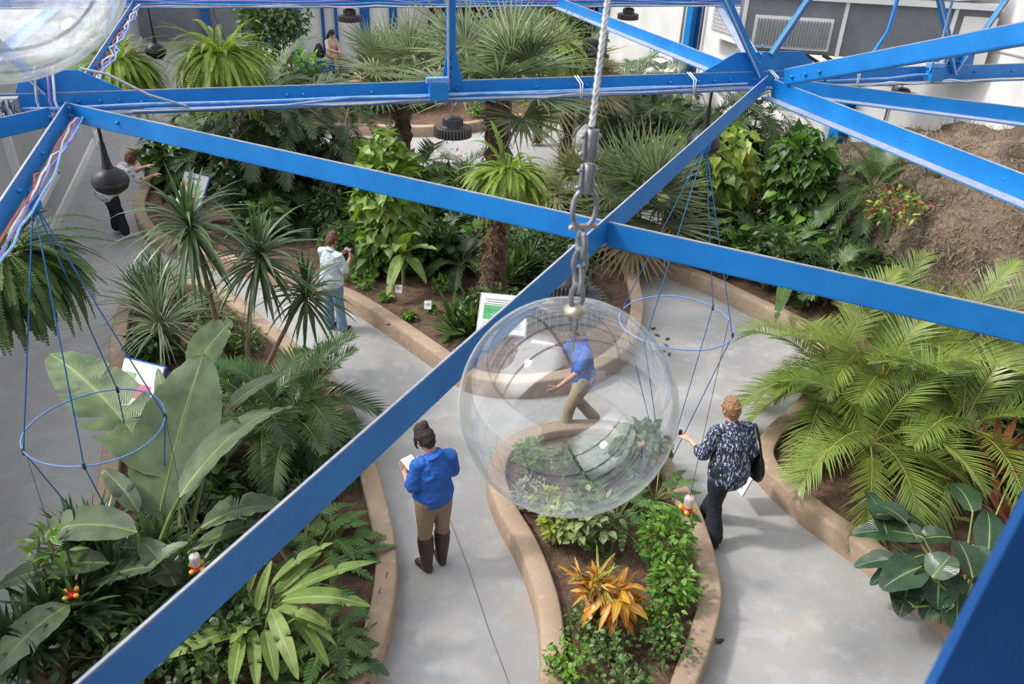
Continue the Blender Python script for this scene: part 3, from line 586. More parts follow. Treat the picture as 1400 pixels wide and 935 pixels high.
# ------------------------------------------------------------------ lamps
def high_bay(loc,D,label,top,finned=True):
    t=thing('high_bay_lamp',label,'lamp',loc,'black finned lamps hanging from the trusses'); l=np.asarray(loc,float); r=D/2
    g=G(); g.lathe([(0,0),(r*.93,0),(r,.02*D),(r,.26*D),(r*.92,.3*D),(r*.55,.32*D),(r*.52,.5*D),(r*.45,.56*D),(0,.58*D)],'blackm',32,l-[0,0,.3*D]); g.build('housing',t)
    g=G(); g2_=G()
    for k in range(36):
        a=2*PI*k/36; R_=np.array([[math.cos(a),-math.sin(a),0],[math.sin(a),math.cos(a),0],[0,0,1]])
        g.box(l+R_@np.array([r*1.03,0,-.16*D]),(r*.14,.007,.26*D),'fin',R_); g2_.box(l+R_@np.array([r*.54,0,.12*D]),(r*.12,.005,.18*D),'fin',R_)
    g.build('lower_fins',t,False); g2_.build('upper_fins',t,False); g=G(); g.lathe([(0,0),(r*.85,0),(r*.85,.012)],'paper',28,l-[0,0,.315*D]); g.build('lens',t)
    g=G(); n=int(max(2,(top-l[2]-.28*D)/.05))
    for k in range(n):
        c=l+UP*(.3*D+.05*k); a=(k%2)*PI/2; th=np.linspace(0,2*PI,9); g.tube([c+np.array([math.cos(a)*.013*math.cos(q),math.sin(a)*.013*math.cos(q),.025+.033*math.sin(q)]) for q in th],.005,'galv',5,cap=False)
    g.build('chain',t); return t
high_bay(PY(619,172,8.0),.36,'black finned lamp hanging at the middle of the near truss',ZC-.02)
high_bay(PY(1230,131,8.0),.36,'black lamp under the right part of the near truss',ZC)
high_bay(PY(478,20,14.6),.36,'small black finned lamp at the top above the seated person',ZC)
high_bay(PY(859,18,14.6),.36,'small black finned lamp at the top right of the steel rope',ZC)
high_bay(PY(808,64,14.5),.55,'wide flat black lamp behind the steel rope near the white wall',ZC)
hb=P(772,402,3.4); tl=high_bay(hb,.50,'large black finned lamp directly behind the clear globe',ZC-.09); g=G(); g.bar((hb[0],hb[1],ZC-.07),(2.05,4.28,ZC-.07),.02,.02,'galv'); g.build('hook_arm',tl,False)
def dome(loc,top,label,r=.165):
    t=thing('dome_speaker',label,'speaker',loc,'black dome speakers on rods'); l=np.asarray(loc,float)
    g=G(); g.lathe([(0,-.72*r),(.5*r,-.66*r),(.86*r,-.4*r),(r,-.05*r),(.99*r,.15*r),(.84*r,.48*r),(.5*r,.74*r),(.2*r,.84*r),(0,.85*r)],'black',32,l); g.build('shell',t)
    g=G(); g.lathe([(.98*r,-.12*r),(1.015*r,-.06*r),(1.015*r,.0),(.99*r,.06*r)],'blackm',32,l); g.build('seam_ring',t)
    g=G(); g.lathe([(.36*r,.66*r),(.25*r,1.05*r),(.17*r,1.6*r),(.13*r,2.2*r)],'black',16,l); g.tube([l+UP*2.0*r,[l[0],l[1],top]],.016,'black',8); g.build('rod',t)
dome(PY(151,248,8.0)*[1,1,1],ZC,'black dome speaker hanging in front of the bending person')
dome(PY(213,70,14.6),ZC,'black dome speaker hanging between the two far ferns')
dome(PY(962,196,8.0),ZC,'black dome speaker half hidden behind the dark blue brace',.19)
# ------------------------------------------------------------------ clear globes
def globe(c,R,label,m,top,chainn=9):
    t=thing('clear_globe',label,'globe',c,'clear acrylic globes'); g=G(); th=np.linspace(0,PI,65)
    g.lathe([(R*math.sin(a),-R*math.cos(a)) for a in th],m,96,c); g.build('acrylic_shell',t); return t
gb=CP+ray(776,555)*2.2
globe(gb,.302,'large clear acrylic globe hanging in the middle of the view','clear',9)
topc=gb+UP*.302
def link(g,c,a,h=.028,w=.013,r=.0055,m='galv'):
    th=np.linspace(0,2*PI,15); g.tube([c+np.array([math.cos(a)*w*math.cos(q),math.sin(a)*w*math.cos(q),h*math.sin(q)]) for q in th],r,m,7,cap=False)
t=thing('globe_hanger','galvanised shackles and twisted steel rope holding the clear globe','hanger',topc)
g=G(); g.lathe([(0,-.012),(.03,-.012),(.032,0),(.018,.008),(.008,.02),(0,.02)],'brass',20,topc); g.tube([topc-UP*.12,topc],[.006,.006],'galv',7); g.build('top_plug',t)
z=.035
for k in range(4):
    g=G(); link(g,topc+UP*(z+.0),YAW+(k%2)*PI/2-.2,.034,.017,.0075); g.build('chain_link',t); z+=.048
g=G(); c=topc+UP*(z+.045); th=np.linspace(-.35*PI,1.35*PI,16); g.tube([c+np.array([.031*math.cos(q),-.0*math.cos(q),.050*math.sin(q)]) for q in th],.0068,'galv',8); g.tube([c+[-.030,0,-.046],c+[.030,0,-.046]],.008,'brass',8); g.build('bow_shackle',t); z+=.10
for k in range(2):
    g=G(); c=topc+UP*(z+.02); g.bar(c-UP*.036,c+UP*.036,.017,.018,'galv',np.array([0,1.,0]))
    for s in (-1,1): g.tube([c+[.014*s,0,-.030],c+[.014*s,0,.030]],.006,'galv',8)
    g.tube([c+[-.022,0,.020],c+[.022,0,.020]],.0055,'galv',8); g.tube([c+[-.022,0,-.020],c+[.022,0,-.020]],.0055,'galv',8); g.build('rope_clamp',t); z+=.08
a0=topc+UP*(z-.02); rt=CP+ray(838,-60)*2.05
for ph in range(3):
    g=G(); n=90; g.tube([a0+(rt-a0)*i/n+np.array([math.cos(i*.55+ph*2.094),math.sin(i*.55+ph*2.094),0])*.0040 for i in range(n+1)],.0044,'galv',6,cap=False); g.build('rope_strand',t)
g2=CP+ray(-46,-103)*2.1; globe(g2,.40,'hazy clear globe cut off by the upper left corner','milky',9)
g=G(); g.tube([g2+UP*.385,g2+UP*1.6],.01,'galv',7); tag(g.build('steel_rope',loc=g2+UP*.385),'steel rope holding the corner globe above the view','rope')
# ------------------------------------------------------------------ planting beds
def smooth(pts,n=8):
    p=np.array(pts,float); N=len(p); out=[]
    for i in range(N):
        a,b,c,d=p[i-1],p[i],p[(i+1)%N],p[(i+2)%N]
        for q in range(n):
            t=q/n; out.append(.5*((2*b)+(-a+c)*t+(2*a-5*b+4*c-d)*t*t+(-a+3*b-3*c+d)*t**3))
    return np.array(out)
def inside(poly,x,y):
    c=False; j=len(poly)-1
    for i in range(len(poly)):
        if (poly[i][1]>y)!=(poly[j][1]>y) and x<(poly[j][0]-poly[i][0])*(y-poly[i][1])/(poly[j][1]-poly[i][1]+1e-12)+poly[i][0]: c=not c
        j=i
    return c
BED={}
def bed(name,outline,label,h=.26,w=.2):
    o=smooth(outline)[:,:2]; ar=.5*np.sum(o[:,0]*np.roll(o[:,1],-1)-np.roll(o[:,0],-1)*o[:,1])
    if ar<0: o=o[::-1]
    t=norm(np.roll(o,-1,0)-np.roll(o,1,0)); n=np.stack([-t[:,1],t[:,0]],1); inn=o+n*w; inn=.25*np.roll(inn,1,0)+.5*inn+.25*np.roll(inn,-1,0)
    c=o.mean(0); root=thing('garden_bed',label,'planting bed',(c[0],c[1],0),'curbed planting beds')
    def ring(p,z): return np.concatenate([np.concatenate([p,np.full((len(p),1),z)],1)]*1)
    rows=[ring(o,-.02),ring(o,h-.03),ring(o+n*.012,h-.008),ring(o+n*.03,h),ring(inn-n*.02,h),ring(inn,h-.01),ring(inn,h-.12)]
    a=np.stack(rows,1); a=np.concatenate([a,a[:1]],0); g=G(); g.grid(a[None],'curb'); g.build('curb',root)
    # soil as a grid clipped to the bed
    x0,y0=inn.min(0); x1,y1=inn.max(0); st=.16; nx=int((x1-x0)/st)+2; ny=int((y1-y0)/st)+2; r=RS(len(name)); 
    X,Yy=np.meshgrid(x0+np.arange(nx)*st,y0+np.arange(ny)*st,indexing='ij'); ph=r.rand(8)*6
    Z=h-.1+.03*np.sin(X*2.1+ph[0])*np.sin(Yy*1.7+ph[1])+.025*np.sin(X*5.3+ph[2]+Yy*3)*np.sin(Yy*4.4+ph[3])+.012*r.randn(nx,ny)
    ok=np.array([[inside(o+n*.1,X[i,j],Yy[i,j]) for j in range(ny)] for i in range(nx)])
    idx=np.arange(nx*ny).reshape(nx,ny); m=ok[:-1,:-1]&ok[1:,:-1]&ok[1:,1:]&ok[:-1,1:]
    f=np.stack([idx[:-1,:-1],idx[1:,:-1],idx[1:,1:],idx[:-1,1:]],-1)[m]
    g=G(); g.quads(np.stack([X,Yy,Z],-1).reshape(-1,3),f,'soil')
    # skirt joining the soil to the curb
    k=np.stack([ring(o+n*.15,h-.10),ring(inn+n*.28,h-.10)],1); k=np.concatenate([k,k[:1]],0); g.grid(k[None],'soil'); g.build('soil',root)
    BED[name]=inn; return root
px=lambda L: [P(*p) for p in L]
bed('left',px([(40,1040),(90,900),(122,760),(138,690),(148,620),(154,560),(156,480),(172,428),(215,405),(270,400),(320,418),(360,452),(420,500),(465,545),(500,615),(525,690),(541,760),(544,820),(531,890),(500,960),(440,1080)]),'long curbed bed at left holding the giant banana leaves')
bed('island',px([(735,1040),(738,930),(732,850),(708,775),(680,722),(665,672),(680,632),(725,606),(790,596),(850,602),(900,635),(940,695),(965,755),(981,830),(972,890),(948,960),(905,1060)]),'curbed island bed below the clear globe, with the orange leaves')
b3=px([(188,285),(196,325),(235,352),(290,368),(350,383),(405,402),(465,420),(512,447),(587,500),(618,524),(650,540),(700,546),(745,543),(790,535),(838,513),(868,480),(878,440),(872,405)])
b3+= [np.array(q) for q in ((6.2,12.2,0),(6.6,14.0,0),(5.7,14.2,0),(3.7,15.3,0),(1.2,16.9,0),(-1.0,19.2,0),(-1.9,18.2,0))]
bed('middle',b3,'large curved bed in the middle behind the standing man')
b4=px([(880,368),(925,385),(965,402),(1025,432),(1090,465),(1110,500),(1090,560),(1040,610),(1030,650),(1080,705),(1190,790),(1300,882),(1400,980)])
b4+= [np.array(q) for q in ((7.0,.8,0),(9.0,.5,0),(12.1,1.5,0),(12.1,8,0),(12.1,14,0),(11.6,18.2,0),(8.8,19.2,0),(7.8,17.5,0),(7.6,14.5,0),(7.4,12.3,0))]
bed('right',b4,'large bed along the right wall under the golden palms')
bed('far',[np.array(q) for q in ((-1.6,21.5,0),(1.5,20.6,0),(4.5,19.8,0),(7.5,20.6,0),(11.9,20.2,0),(11.9,26.6,0),(8,27.0,0),(5.2,26.5,0),(2.6,26.0,0),(-.8,25.0,0))],'far bed in front of the pale panelled end wall')
# coir mound against the right wall, and the dark moss wall at the far end
def mound(name,label,c,rx,ry,rz,mat,seed,ang=0,fib=0,fm='coirf',kind=None):
    t=thing(name,label,'mound',(c[0],c[1],0)); r=RS(seed); nu,nv=90,46; u=np.linspace(0,2*PI,nu+1)[:,None]; v=np.linspace(0,PI/2,nv)[None,:]
    def surf(u,v):
        q=1+.07*np.sin(3*u+1.3*seed)*np.cos(2*v)+.05*np.sin(7*u+5*v)+.035*np.sin(13*u-9*v+seed)+.02*np.sin(23*u+17*v)
        x=rx*np.cos(u)*np.cos(v)**.8*q; y=ry*np.sin(u)*np.cos(v)**.8*q; z=rz*np.sin(v)**.9*(q*.6+.4)
        return np.stack([c[0]+x*math.cos(ang)-y*math.sin(ang),c[1]+x*math.sin(ang)+y*math.cos(ang),z+0*x],-1)
    g=G(); p=surf(u,v); p[:-1]+=r.randn(nu,nv,3)*.012; p[-1]=p[0]; p[:,0,2]=-.02; g.grid(p[None],mat); g.build('body',t)
    if fib:
        a=r.rand(fib)*2*PI; b=np.arcsin(r.rand(fib)); pp=surf(a,b); d=norm(r.randn(fib,3)*[1,1,.6]+(pp-np.array([c[0],c[1],0]))*.25)
        g=G(); strips(g,pp,d,norm(np.cross(d,UP)+1e-3),.09+.10*r.rand(fib),.006,[1,1,.3],fm,droop=.35,rnd=r.rand(fib)); o=g.build('root_fibre',t); o['kind']='stuff'
    return t
mound('coir_mound','big brown coir-covered mound leaning on the white right wall',(11.7,8.9),2.6,4.4,2.35,'coir',2,0,16000)
t=thing('moss_wall','dark moss-covered slab on the far end wall','moss wall',(9,YF-.5,0)); g=G(); r=RS(4); X,Z=np.meshgrid(np.linspace(6.4,12.2,60),np.linspace(0,4.6,40),indexing='ij')
Yw=YF-.25-.5*(1-Z/4.6)+.10*r.randn(60,40)*.6; X2=X-.55*(1-Z/4.6)*(X<6.6); g.grid(np.stack([X2,Yw,Z],-1)[None],'coirdark'); g.build('rough_face',t)
g=G(); g.box((9.3,YF-.1,2.3),(5.7,.2,4.6),'coirdark'); g.build('backing',t,False)
# ------------------------------------------------------------------ plants
def plant(name,label,cat,base,group=None): return thing(name,label,cat,base,group)
def gp(x,y,z=.16): return P(x,y,z)
def cr(px_,py_,base): return PY(px_,py_,base[1])
def stemset(root,c,tops,r0,mat='gstem',seed=1,name='stem'):
    g=G(); stems(g,None,tops,r0,mat,base=c,seed=seed); return g.build(name,root)
# --- feathery palms
def feather_palm(name,label,base,heads,n,L,ll,lw,mat,smat,seed,el=(80,5),droop=.13,nl=44,group=None,cane='stem',cr_=.022,fold=.0,trunk=None):
    t=plant(name,label,'palm',base,group); gg=G()
    for i,h in enumerate(heads):
        frond_crown(gg,h,n,L,el[0],el[1],droop,nl,ll,lw,mat,smat,seed=seed+i*7,fold=fold,m=2)
    gg.build('foliage',t); g=G(); r=RS(seed)
    for h in heads:
        b=np.asarray(base)+np.append(r.randn(2)*.08,-.05); m_=(b+h)/2+np.append(r.randn(2)*.05,0); q=np.linspace(0,1,7)[:,None]
        g.tube((1-q)**2*b+2*q*(1-q)*m_+q*q*np.asarray(h),cr_ if trunk is None else trunk,cane if trunk is None else 'trunk',8,cap=False)
    g.build('cane' if trunk is None else 'trunk',t); return t
def hp(b,dx,dy,z): return np.array([b[0]+dx,b[1]+dy,z])
b=gp(1205,640); feather_palm('golden_palm','large golden palm filling the right bed beside the woman in the streaked top',b,[hp(b,-.5,-.2,.75),hp(b,0,.35,1.0),hp(b,.5,-.35,.85),hp(b,.25,.9,1.0),hp(b,.95,.5,1.0),hp(b,-.35,.75,.9)],15,1.35,.36,.0095,'areca','ystem',11,el=(78,2),droop=.15,nl=46)
b=gp(1400,600); feather_palm('golden_palm','golden palm cut by the right edge above the dark glossy leaves',b,[hp(b,.1,.1,.9),hp(b,-.2,.8,1.0)],13,1.3,.34,.010,'areca','ystem',31,el=(70,5),droop=.14)
b=gp(402,632); feather_palm('feather_palm','green feathery palm in the left bed leaning over the path',b,[hp(b,0,0,.6),hp(b,.12,.35,.65),hp(b,-.25,.15,.65)],12,1.1,.26,.010,'palm','gstem',51,el=(75,0),droop=.14,nl=44)
b=gp(375,300); feather_palm('bamboo_palm','dark palm clump with pale canes left of the standing man',b,[hp(b,-.3,.1,1.9),hp(b,.1,.3,2.2),hp(b,.5,-.1,2.0),hp(b,.2,.9,2.3)],10,1.25,.30,.016,'palmd','gstem',71,el=(65,-10),droop=.15,nl=30,cr_=.03)
b=gp(320,265); feather_palm('bamboo_palm','dark palm clump behind the tilted map sign',b,[hp(b,0,.1,1.5),hp(b,.4,.3,1.9),hp(b,-.1,1.0,1.8)],10,1.2,.30,.016,'palmd','gstem',81,el=(65,-10),droop=.15,nl=30,cr_=.03)
b=gp(460,290); feather_palm('bamboo_palm','dark palm clump between the standing man and the first bark trunk',b,[hp(b,0,.1,1.4),hp(b,.4,.5,1.9),hp(b,-.4,.9,2.0)],10,1.2,.28,.014,'palmd','gstem',91,el=(65,-10),droop=.15,nl=30)
b=gp(625,300); feather_palm('feather_palm','slim green palm beside the shaggy trunk under the long brace',b,[hp(b,0,0,.9),hp(b,.5,.2,.8)],10,1.0,.24,.010,'palm','gstem',95,el=(70,0),droop=.16,nl=34)
b=gp(745,330); feather_palm('feather_palm','low green palm right of the shaggy trunk',b,[hp(b,0,0,.6),hp(b,.5,.4,.7)],11,1.0,.24,.010,'palm','gstem',97,el=(60,0),droop=.15,nl=34)
b=gp(1168,360); feather_palm('date_palm','small date palm with a scaly trunk in front of the coir mound',b,[hp(b,.05,.1,1.45)],34,1.35,.24,.009,'palm','gstem',101,el=(75,-20),droop=.13,nl=46,trunk=.095)
for i,(x,y,hx,l,mt) in enumerate(((905,215,1.3,'dark arching palm below the right node, nearest the steel rope','palmd'),(985,235,1.5,'dark arching palm below the right node plate','palmd'),(1020,238,1.5,'dark palm with fronds against the white wall left of the vine tree','palmd'),
        (835,205,1.4,'dark feathery palm just behind the steel rope','palmd'),(900,165,1.3,'palm rising behind the near truss against the white wall','palmd'),(850,160,1.2,'farther palm rising behind the near truss beside the far column','palm'))):
    b=gp(x,y); feather_palm('arching_palm',l,b,[hp(b,0,0,hx),hp(b,.45,.3,hx-.3),hp(b,-.4,.2,hx-.5)],11,1.35,.34,.017,mt,'gstem',111+i*5,el=(70,-15),droop=.15,nl=30)
for i,(x,y,l) in enumerate(((1130,420,'small palm under the long brace left of the golden palm'),(1290,470,'palm tuft showing just above the right end of the long brace'),(1080,380,'low dark palm behind the single broad leaf'))):
    b=gp(x,y); feather_palm('palm_tuft',l,b,[hp(b,0,0,.7),hp(b,.3,.3,.6)],10,.9,.26,.011,'palm' if i!=1 else 'areca','gstem',151+i*5,el=(65,0),droop=.15,nl=32)
# --- fan palms
def fan_palm(label,base,crown,n,pl,R,el,mat,seed,trunk=None,dead=0,nseg=30):
    t=plant('fan_palm',label,'palm',base); gg=G(); fan_crown(gg,crown,n,pl,R,el[0],el[1],mat,seed,dead,nseg); gg.build('foliage',t)
    if trunk:
        g=G(); r=RS(seed); k=26; b=np.asarray(base)-[0,0,.1]; q=np.linspace(0,1,k)[:,None]; pts=b+(np.asarray(crown)-b)*q+np.append(.05,[0,0])*np.sin(q*3)
        g.tube(pts,[trunk*(1+.14*r.randn()) for _ in range(k)],'trunk',20,cap=False)
        N=900; u=r.rand(N); a=r.rand(N)*2*PI; o=np.stack([np.cos(a),np.sin(a),0*a],1); B=b+(np.asarray(crown)-b)*u[:,None]+o*trunk*.95
        strips(g,B,norm(o*.6+UP*(r.rand(N)[:,None]*2-.7)+r.randn(N,3)*.3),norm(np.cross(o,UP)),.05+.09*r.rand(N),.016,[1,.8,.1],'trunk',droop=.3); g.build('trunk',t)
    else:
        g=G(); g.tube([np.asarray(base)-[0,0,.05],crown],.06,'trunk',10); g.build('trunk',t)
b=gp(550,240); fan_palm('fan palm with a reddish shaggy trunk left of the hanging lamp',b,cr(545,108,b)-[0,0,.1],15,.7,.85,(75,8),'fan',201,.17,2)
b=gp(672,408); fan_palm('tall fan palm on the thickest shaggy trunk in the middle',b,P(680,140,3.05)*[1,1,1],17,.7,.9,(75,5),'fan',211,.18,1)
b=gp(770,230); fan_palm('fan palm with drooping fans behind the steel rope',b,hp(b,0,0,2.2),15,.7,.9,(60,-30),'fanb',221,.11,2)
b=gp(868,345); fan_palm('spreading low fan palm in front of the right node brace',b,hp(b,0,.05,.85),21,.65,1.05,(80,0),'fan',231,None,3,34)
b=gp(790,320); fan_palm('low fan palm left of the steel rope above the crossing braces',b,hp(b,0,.05,.8),12,.5,.75,(80,0),'fanb',241,None,1)
b=gp(735,190); fan_palm('fan palm behind the shaggy middle trunk left of the steel rope',b,hp(b,0,.2,2.2),9,.6,.75,(70,20),'fan',251,.1,1)
b=P(600,118,.16); fan_palm('far fan palm seen left of the truss post',b,hp(b,0,0,.9),14,.7,.9,(80,0),'fan',261,None,1)
b=P(690,125,.16); fan_palm('far fan palm seen right of the truss post',b,hp(b,0,0,1.2),16,.7,1.0,(80,0),'fanb',271,None,1)
b=P(520,140,.16); fan_palm('far fan palm with grey-green fans near the seated person',b,hp(b,.2,0,.9),16,.7,1.0,(80,0),'fan',281,None,0)
b=P(355,90,.16); fan_palm('far fan palm rising behind the big hanging fern',b,hp(b,0,0,3.0),16,.7,1.1,(60,-20),'fanb',291,.1,3)
# --- hanging ferns
def fern_proto(name,label,loc,mat,seed,n=150,L=.85,nl=30,ll=.05,top=None,cat='fern'):
    t=plant(name,label,cat,loc,'hanging ferns'); l=np.asarray(loc,float); r=RS(seed); np.random.seed(seed); g=G()
    a=r.rand(n)*2*PI; el=np.radians(50-62*((np.arange(n)+.5)/n)**.7)+r.randn(n)*.22
    pts,T=spines(l+np.stack([np.cos(a)*.1,np.sin(a)*.1,0*a],1),a,el,L*(.6+.55*r.rand(n)),.17*(.4+1.1*r.rand(n)),12); pinnate(g,pts,T,nl,ll*(.8+.4*r.rand(n)),.010,mat,'gstem',t0=.1,ang=66,lift=.22,droop=.1,rw=.004,prof=[.8,1,.1])
    m=n//2; a=r.rand(m)*2*PI; pts,T=spines(l+np.stack([np.cos(a)*.15,np.sin(a)*.15,0*a],1),a,np.radians(5+25*r.rand(m)),L*(.9+.4*r.rand(m)),.33,12); pinnate(g,pts,T,nl,ll,.010,mat,'gstem',t0=.1,ang=66,lift=.22,droop=.1,rw=.004,prof=[.8,1,.1])
    g.build('foliage',t); g=G(); g.lathe([(0,-.2),(.13,-.2),(.18,0),(.17,0),(.1,-.04),(0,-.04)],'coir',20,l); g.build('basket',t)
    g=G()
    for k in range(3): g.tube([l+[.17*math.cos(k*2.09),.17*math.sin(k*2.09),0],l+UP*.6],.006,'cordd',5)
    g.tube([l+UP*.6,l+UP*(top-l[2] if top else 1.2)],.008,'cordd',5); g.build('hanger_wire',t); return t
F1=PY(300,72,14.3); fern_proto('hanging_fern','huge light green hanging fern at the top left, in front of the leafy tree',F1,'fern',301,380,.98,30,.058,ZC)
F2=PY(158,82,14.4); fern_proto('hanging_fern','light green hanging fern behind the wire-wrapped strut at the upper left',F2,'fern',302,300,.85,28,.052,ZC)
F3=PY(696,232,8.9); fern_proto('hanging_fern','yellow-green hanging fern below the right side of the hanging lamp',F3,'fern',303,210,.56,26,.046,ZC)
F4=PY(3,345,6.4); fern_proto('hanging_fern','dark hanging fern cut off by the left edge beside the blue cords',F4,'fernd',304,240,.62,30,.042,ZC)
F5=PY(757,62,14.4); fern_proto('hanging_fern','light green hanging fern at the top left of the steel rope',F5,'fern',305,200,.72,32,.048,ZC)
F6=PY(690,50,17); fern_proto('hanging_fern','yellow-green hanging plant against the dark moss wall',F6,'fern',306,170,.8,30,.055,ZC)
# --- strap-leaved trees
def drac_tree(label,base,hub,n,L,Wd,mat,seed,via=None):
    t=plant('dragon_tree',label,'plant',base,'dragon trees in the left bed'); g=G()
    strap_head(g,hub,n//3,L*.75,Wd,88,50,.05,mat,seed); strap_head(g,hub,n,L,Wd,50,-15,.20,mat,seed+1); strap_head(g,np.asarray(hub)-[0,0,.08],n//2,L*.95,Wd,-5,-70,.18,mat,seed+2); g.build('foliage',t)
    g=G(); b=np.asarray(base,float)-[0,0,.1]; mid=(b+hub)/2+np.asarray(via if via is not None else (.05,.0,0)); q=np.linspace(0,1,9)[:,None]
    g.tube((1-q)**2*b+2*q*(1-q)*mid+q*q*np.asarray(hub),[.035-.012*x for x in np.linspace(0,1,9)],'stem',9); g.build('trunk',t)
for (bx,by,hx,hy,l,n,L,s,v) in ((308,520,258,300,'tallest dragon tree in front of the map sign',60,.78,401,(.1,0,0)),(338,520,354,343,'dragon tree with a drooping skirt in the middle of the three',60,.72,411,(-.1,0,0)),(352,515,418,395,'dragon tree on a bent cane nearest the standing man',44,.60,421,(-.15,-.1,-.2))):
    b=gp(bx,by); drac_tree(l,b,cr(hx,hy,b),n,L,.022,'drac',s,v)
def rosette(name,label,base,n,L,Wd,mat,seed,el=(85,0),droop=.18,h=.15,cat='plant',group=None,prof=STRAP,heads=1,spread=.2):
    t=plant(name,label,cat,base,group); g=G(); r=RS(seed)
    for i in range(heads):
        c=np.asarray(base)+np.array([r.randn()*spread*(heads>1),r.randn()*spread*(heads>1),h*(1+.5*r.rand())]); strap_head(g,c,n,L,Wd,el[0],el[1],droop,mat,seed+i,prof=prof)
        s=G() if i==0 else s; s.tube([np.asarray(base)-[0,0,.05],c],.018,'stem',6)
    g.build('foliage',t); s.build('stem',t); return t
rosette('ponytail_plant','pale arching grass-like plant beside the giant upright leaf',gp(232,500),150,.75,.010,'dracv',431,(85,-10),.17,.45)
rosette('strap_plant','dark strap-leaved plant at the top corner of the left bed',gp(216,425),34,.55,.022,'drac',441,(80,10),.10,.3,heads=3,spread=.16)
rosette('strap_plant','strap-leaved plant under the tallest dragon tree',gp(268,440),34,.5,.018,'drac',445,(80,0),.14,.25,heads=2)
rosette('strap_plant','dark strap-leaved clump in the lower left corner of the bed',gp(120,850),46,.42,.02,'drac',451,(85,0),.10,.5,heads=5,spread=.24)
rosette('strap_plant','dark strap-leaved clump at the very bottom left',gp(50,920),40,.40,.02,'drac',461,(85,0),.10,.35,heads=4,spread=.2)
rosette('strap_plant','strap-leaved tufts below the small white feeder',gp(215,840),30,.32,.018,'drac',471,(85,0),.10,.6,heads=4,spread=.25)
rosette('lily_plant','dark glossy lily clump left of the white information board',gp(632,455),30,.42,.045,'mid',481,(80,0),.12,.12,heads=4,spread=.16,prof=LAN)
rosette('lily_plant','dark lily clump behind the bright young banana',gp(598,365),30,.5,.05,'dark',485,(80,0),.12,.2,heads=4,spread=.2,prof=LAN)
rosette('lily_plant','dark strap clump under the shaggy middle trunk',gp(715,385),30,.4,.03,'mid',487,(80,0),.12,.15,heads=4,spread=.25,prof=LAN)
# --- giant bird of paradise
b=gp(205,835); t=plant('giant_bird_of_paradise','giant banana-like plant with huge torn leaves in the left bed','plant',b); g=G(); gs=G()
BL=[((232,655,1.15),(68,484,1.55),.34,'ban',.10,.1,3,0),((216,712,.95),(278,484,1.8),.42,'ban',.05,0,0,0),((262,515,1.5),(318,438,2.0),.24,'ban',.05,-.35,1,0),((236,625,1.2),(216,503,1.6),.10,'ban',0,0,0,0),
 ((246,680,1.55),(408,556,1.65),.25,'band',.16,.35,3,0),((300,570,1.5),(392,510,1.7),.15,'band',.1,.2,2,0),((275,722,1.2),(398,694,1.15),.27,'band',.15,.3,3,0),((262,752,1.0),(368,716,1.05),.11,'ban',.1,.1,1,0),
 ((188,728,1.2),(36,738,1.05),.19,'band',.14,.2,4,0),((150,770,1.0),(-8,805,.9),.16,'band',.12,.1,3,0),((96,826,.9),(-15,930,.75),.17,'band',.12,.1,2,0),((205,790,.9),(258,742,1.2),.13,'band',.12,.2,1,0),
 ((120,800,.8),(220,775,1.0),.16,'band',.1,.1,3,0),((215,850,.6),(300,800,.8),.15,'band',.1,.2,2,0),((150,860,.6),(60,800,.75),.13,'band',.1,.1,2,0),((190,700,1.1),(140,640,1.3),.10,'band',.1,.1,1,0),((240,800,.8),(190,735,1.1),.14,'band',.1,.1,2,0),((290,800,.7),(350,770,.9),.12,'band',.1,.1,1,0)]
for i,(p0,p1,w,m_,ar,ro_,te,_) in enumerate(BL):
    blade(g,P(*p0),P(*p1),w,m_,ar,ro_,.22,24,11,te,500+i,rnd=RS(i).rand(),stalk=None)
    bb=b+np.append(RS(i+9).randn(2)*.12,-.05); pb=P(*p0); q=np.linspace(0,1,8)[:,None]; mid=(bb+pb)/2*[1,1,1]+UP*.15; gs.tube((1-q)**2*bb+2*q*(1-q)*mid+q*q*pb,[.035*(1-.6*x) for x in np.linspace(0,1,8)],'gstem',7,cap=False)
g.build('foliage',t); gs.build('stalk',t)
# --- bright paddle plant at the lower left
b=gp(365,890); t=plant('paddle_leaf_plant','bright paddle-leaved plant just below the dark brace at the lower left','plant',b); g=G(); gs=G()
HL=[((385,815,.85),(516,768,.95),.085,.08,1),((385,822,.85),(508,830,.85),.085,.12,2),((370,800,.85),(457,742,1.1),.065,.15,2),((375,812,.85),(440,755,1.0),.07,.05,0),((378,832,.85),(455,862,.75),.075,.15,1),((370,832,.85),(408,930,.6),.075,.12,1),((380,835,.8),(462,885,.65),.05,.2,1),
 ((405,845,.7),(450,912,.5),.06,.1,0),((362,860,.6),(378,932,.5),.07,.05,0),((330,870,.6),(318,940,.6),.07,.05,1),((345,860,.6),(352,945,.5),.06,.05,2),((352,835,.75),(372,765,1.1),.05,.05,0),((340,860,.5),(230,900,.6),.09,.1,1),((352,850,.5),(315,880,.7),.07,.1,1),((340,810,.7),(362,745,1.0),.05,.05,0),((300,930,.4),(260,880,.6),.07,.1,0)]
for i,(p0,p1,w,ar,te) in enumerate(HL):
    blade(g,P(*p0),P(*p1),w,'helic',ar,.15*(-1)**i,.35,20,9,te,600+i,rnd=RS(i+40).rand()); pb=P(*p0); gs.tube([b+np.append(RS(i+60).randn(2)*.06,-.05),(b+pb)/2+UP*.08,pb],[.02,.016,.01],'gstem',6,cap=False)
g.build('foliage',t); gs.build('stalk',t)
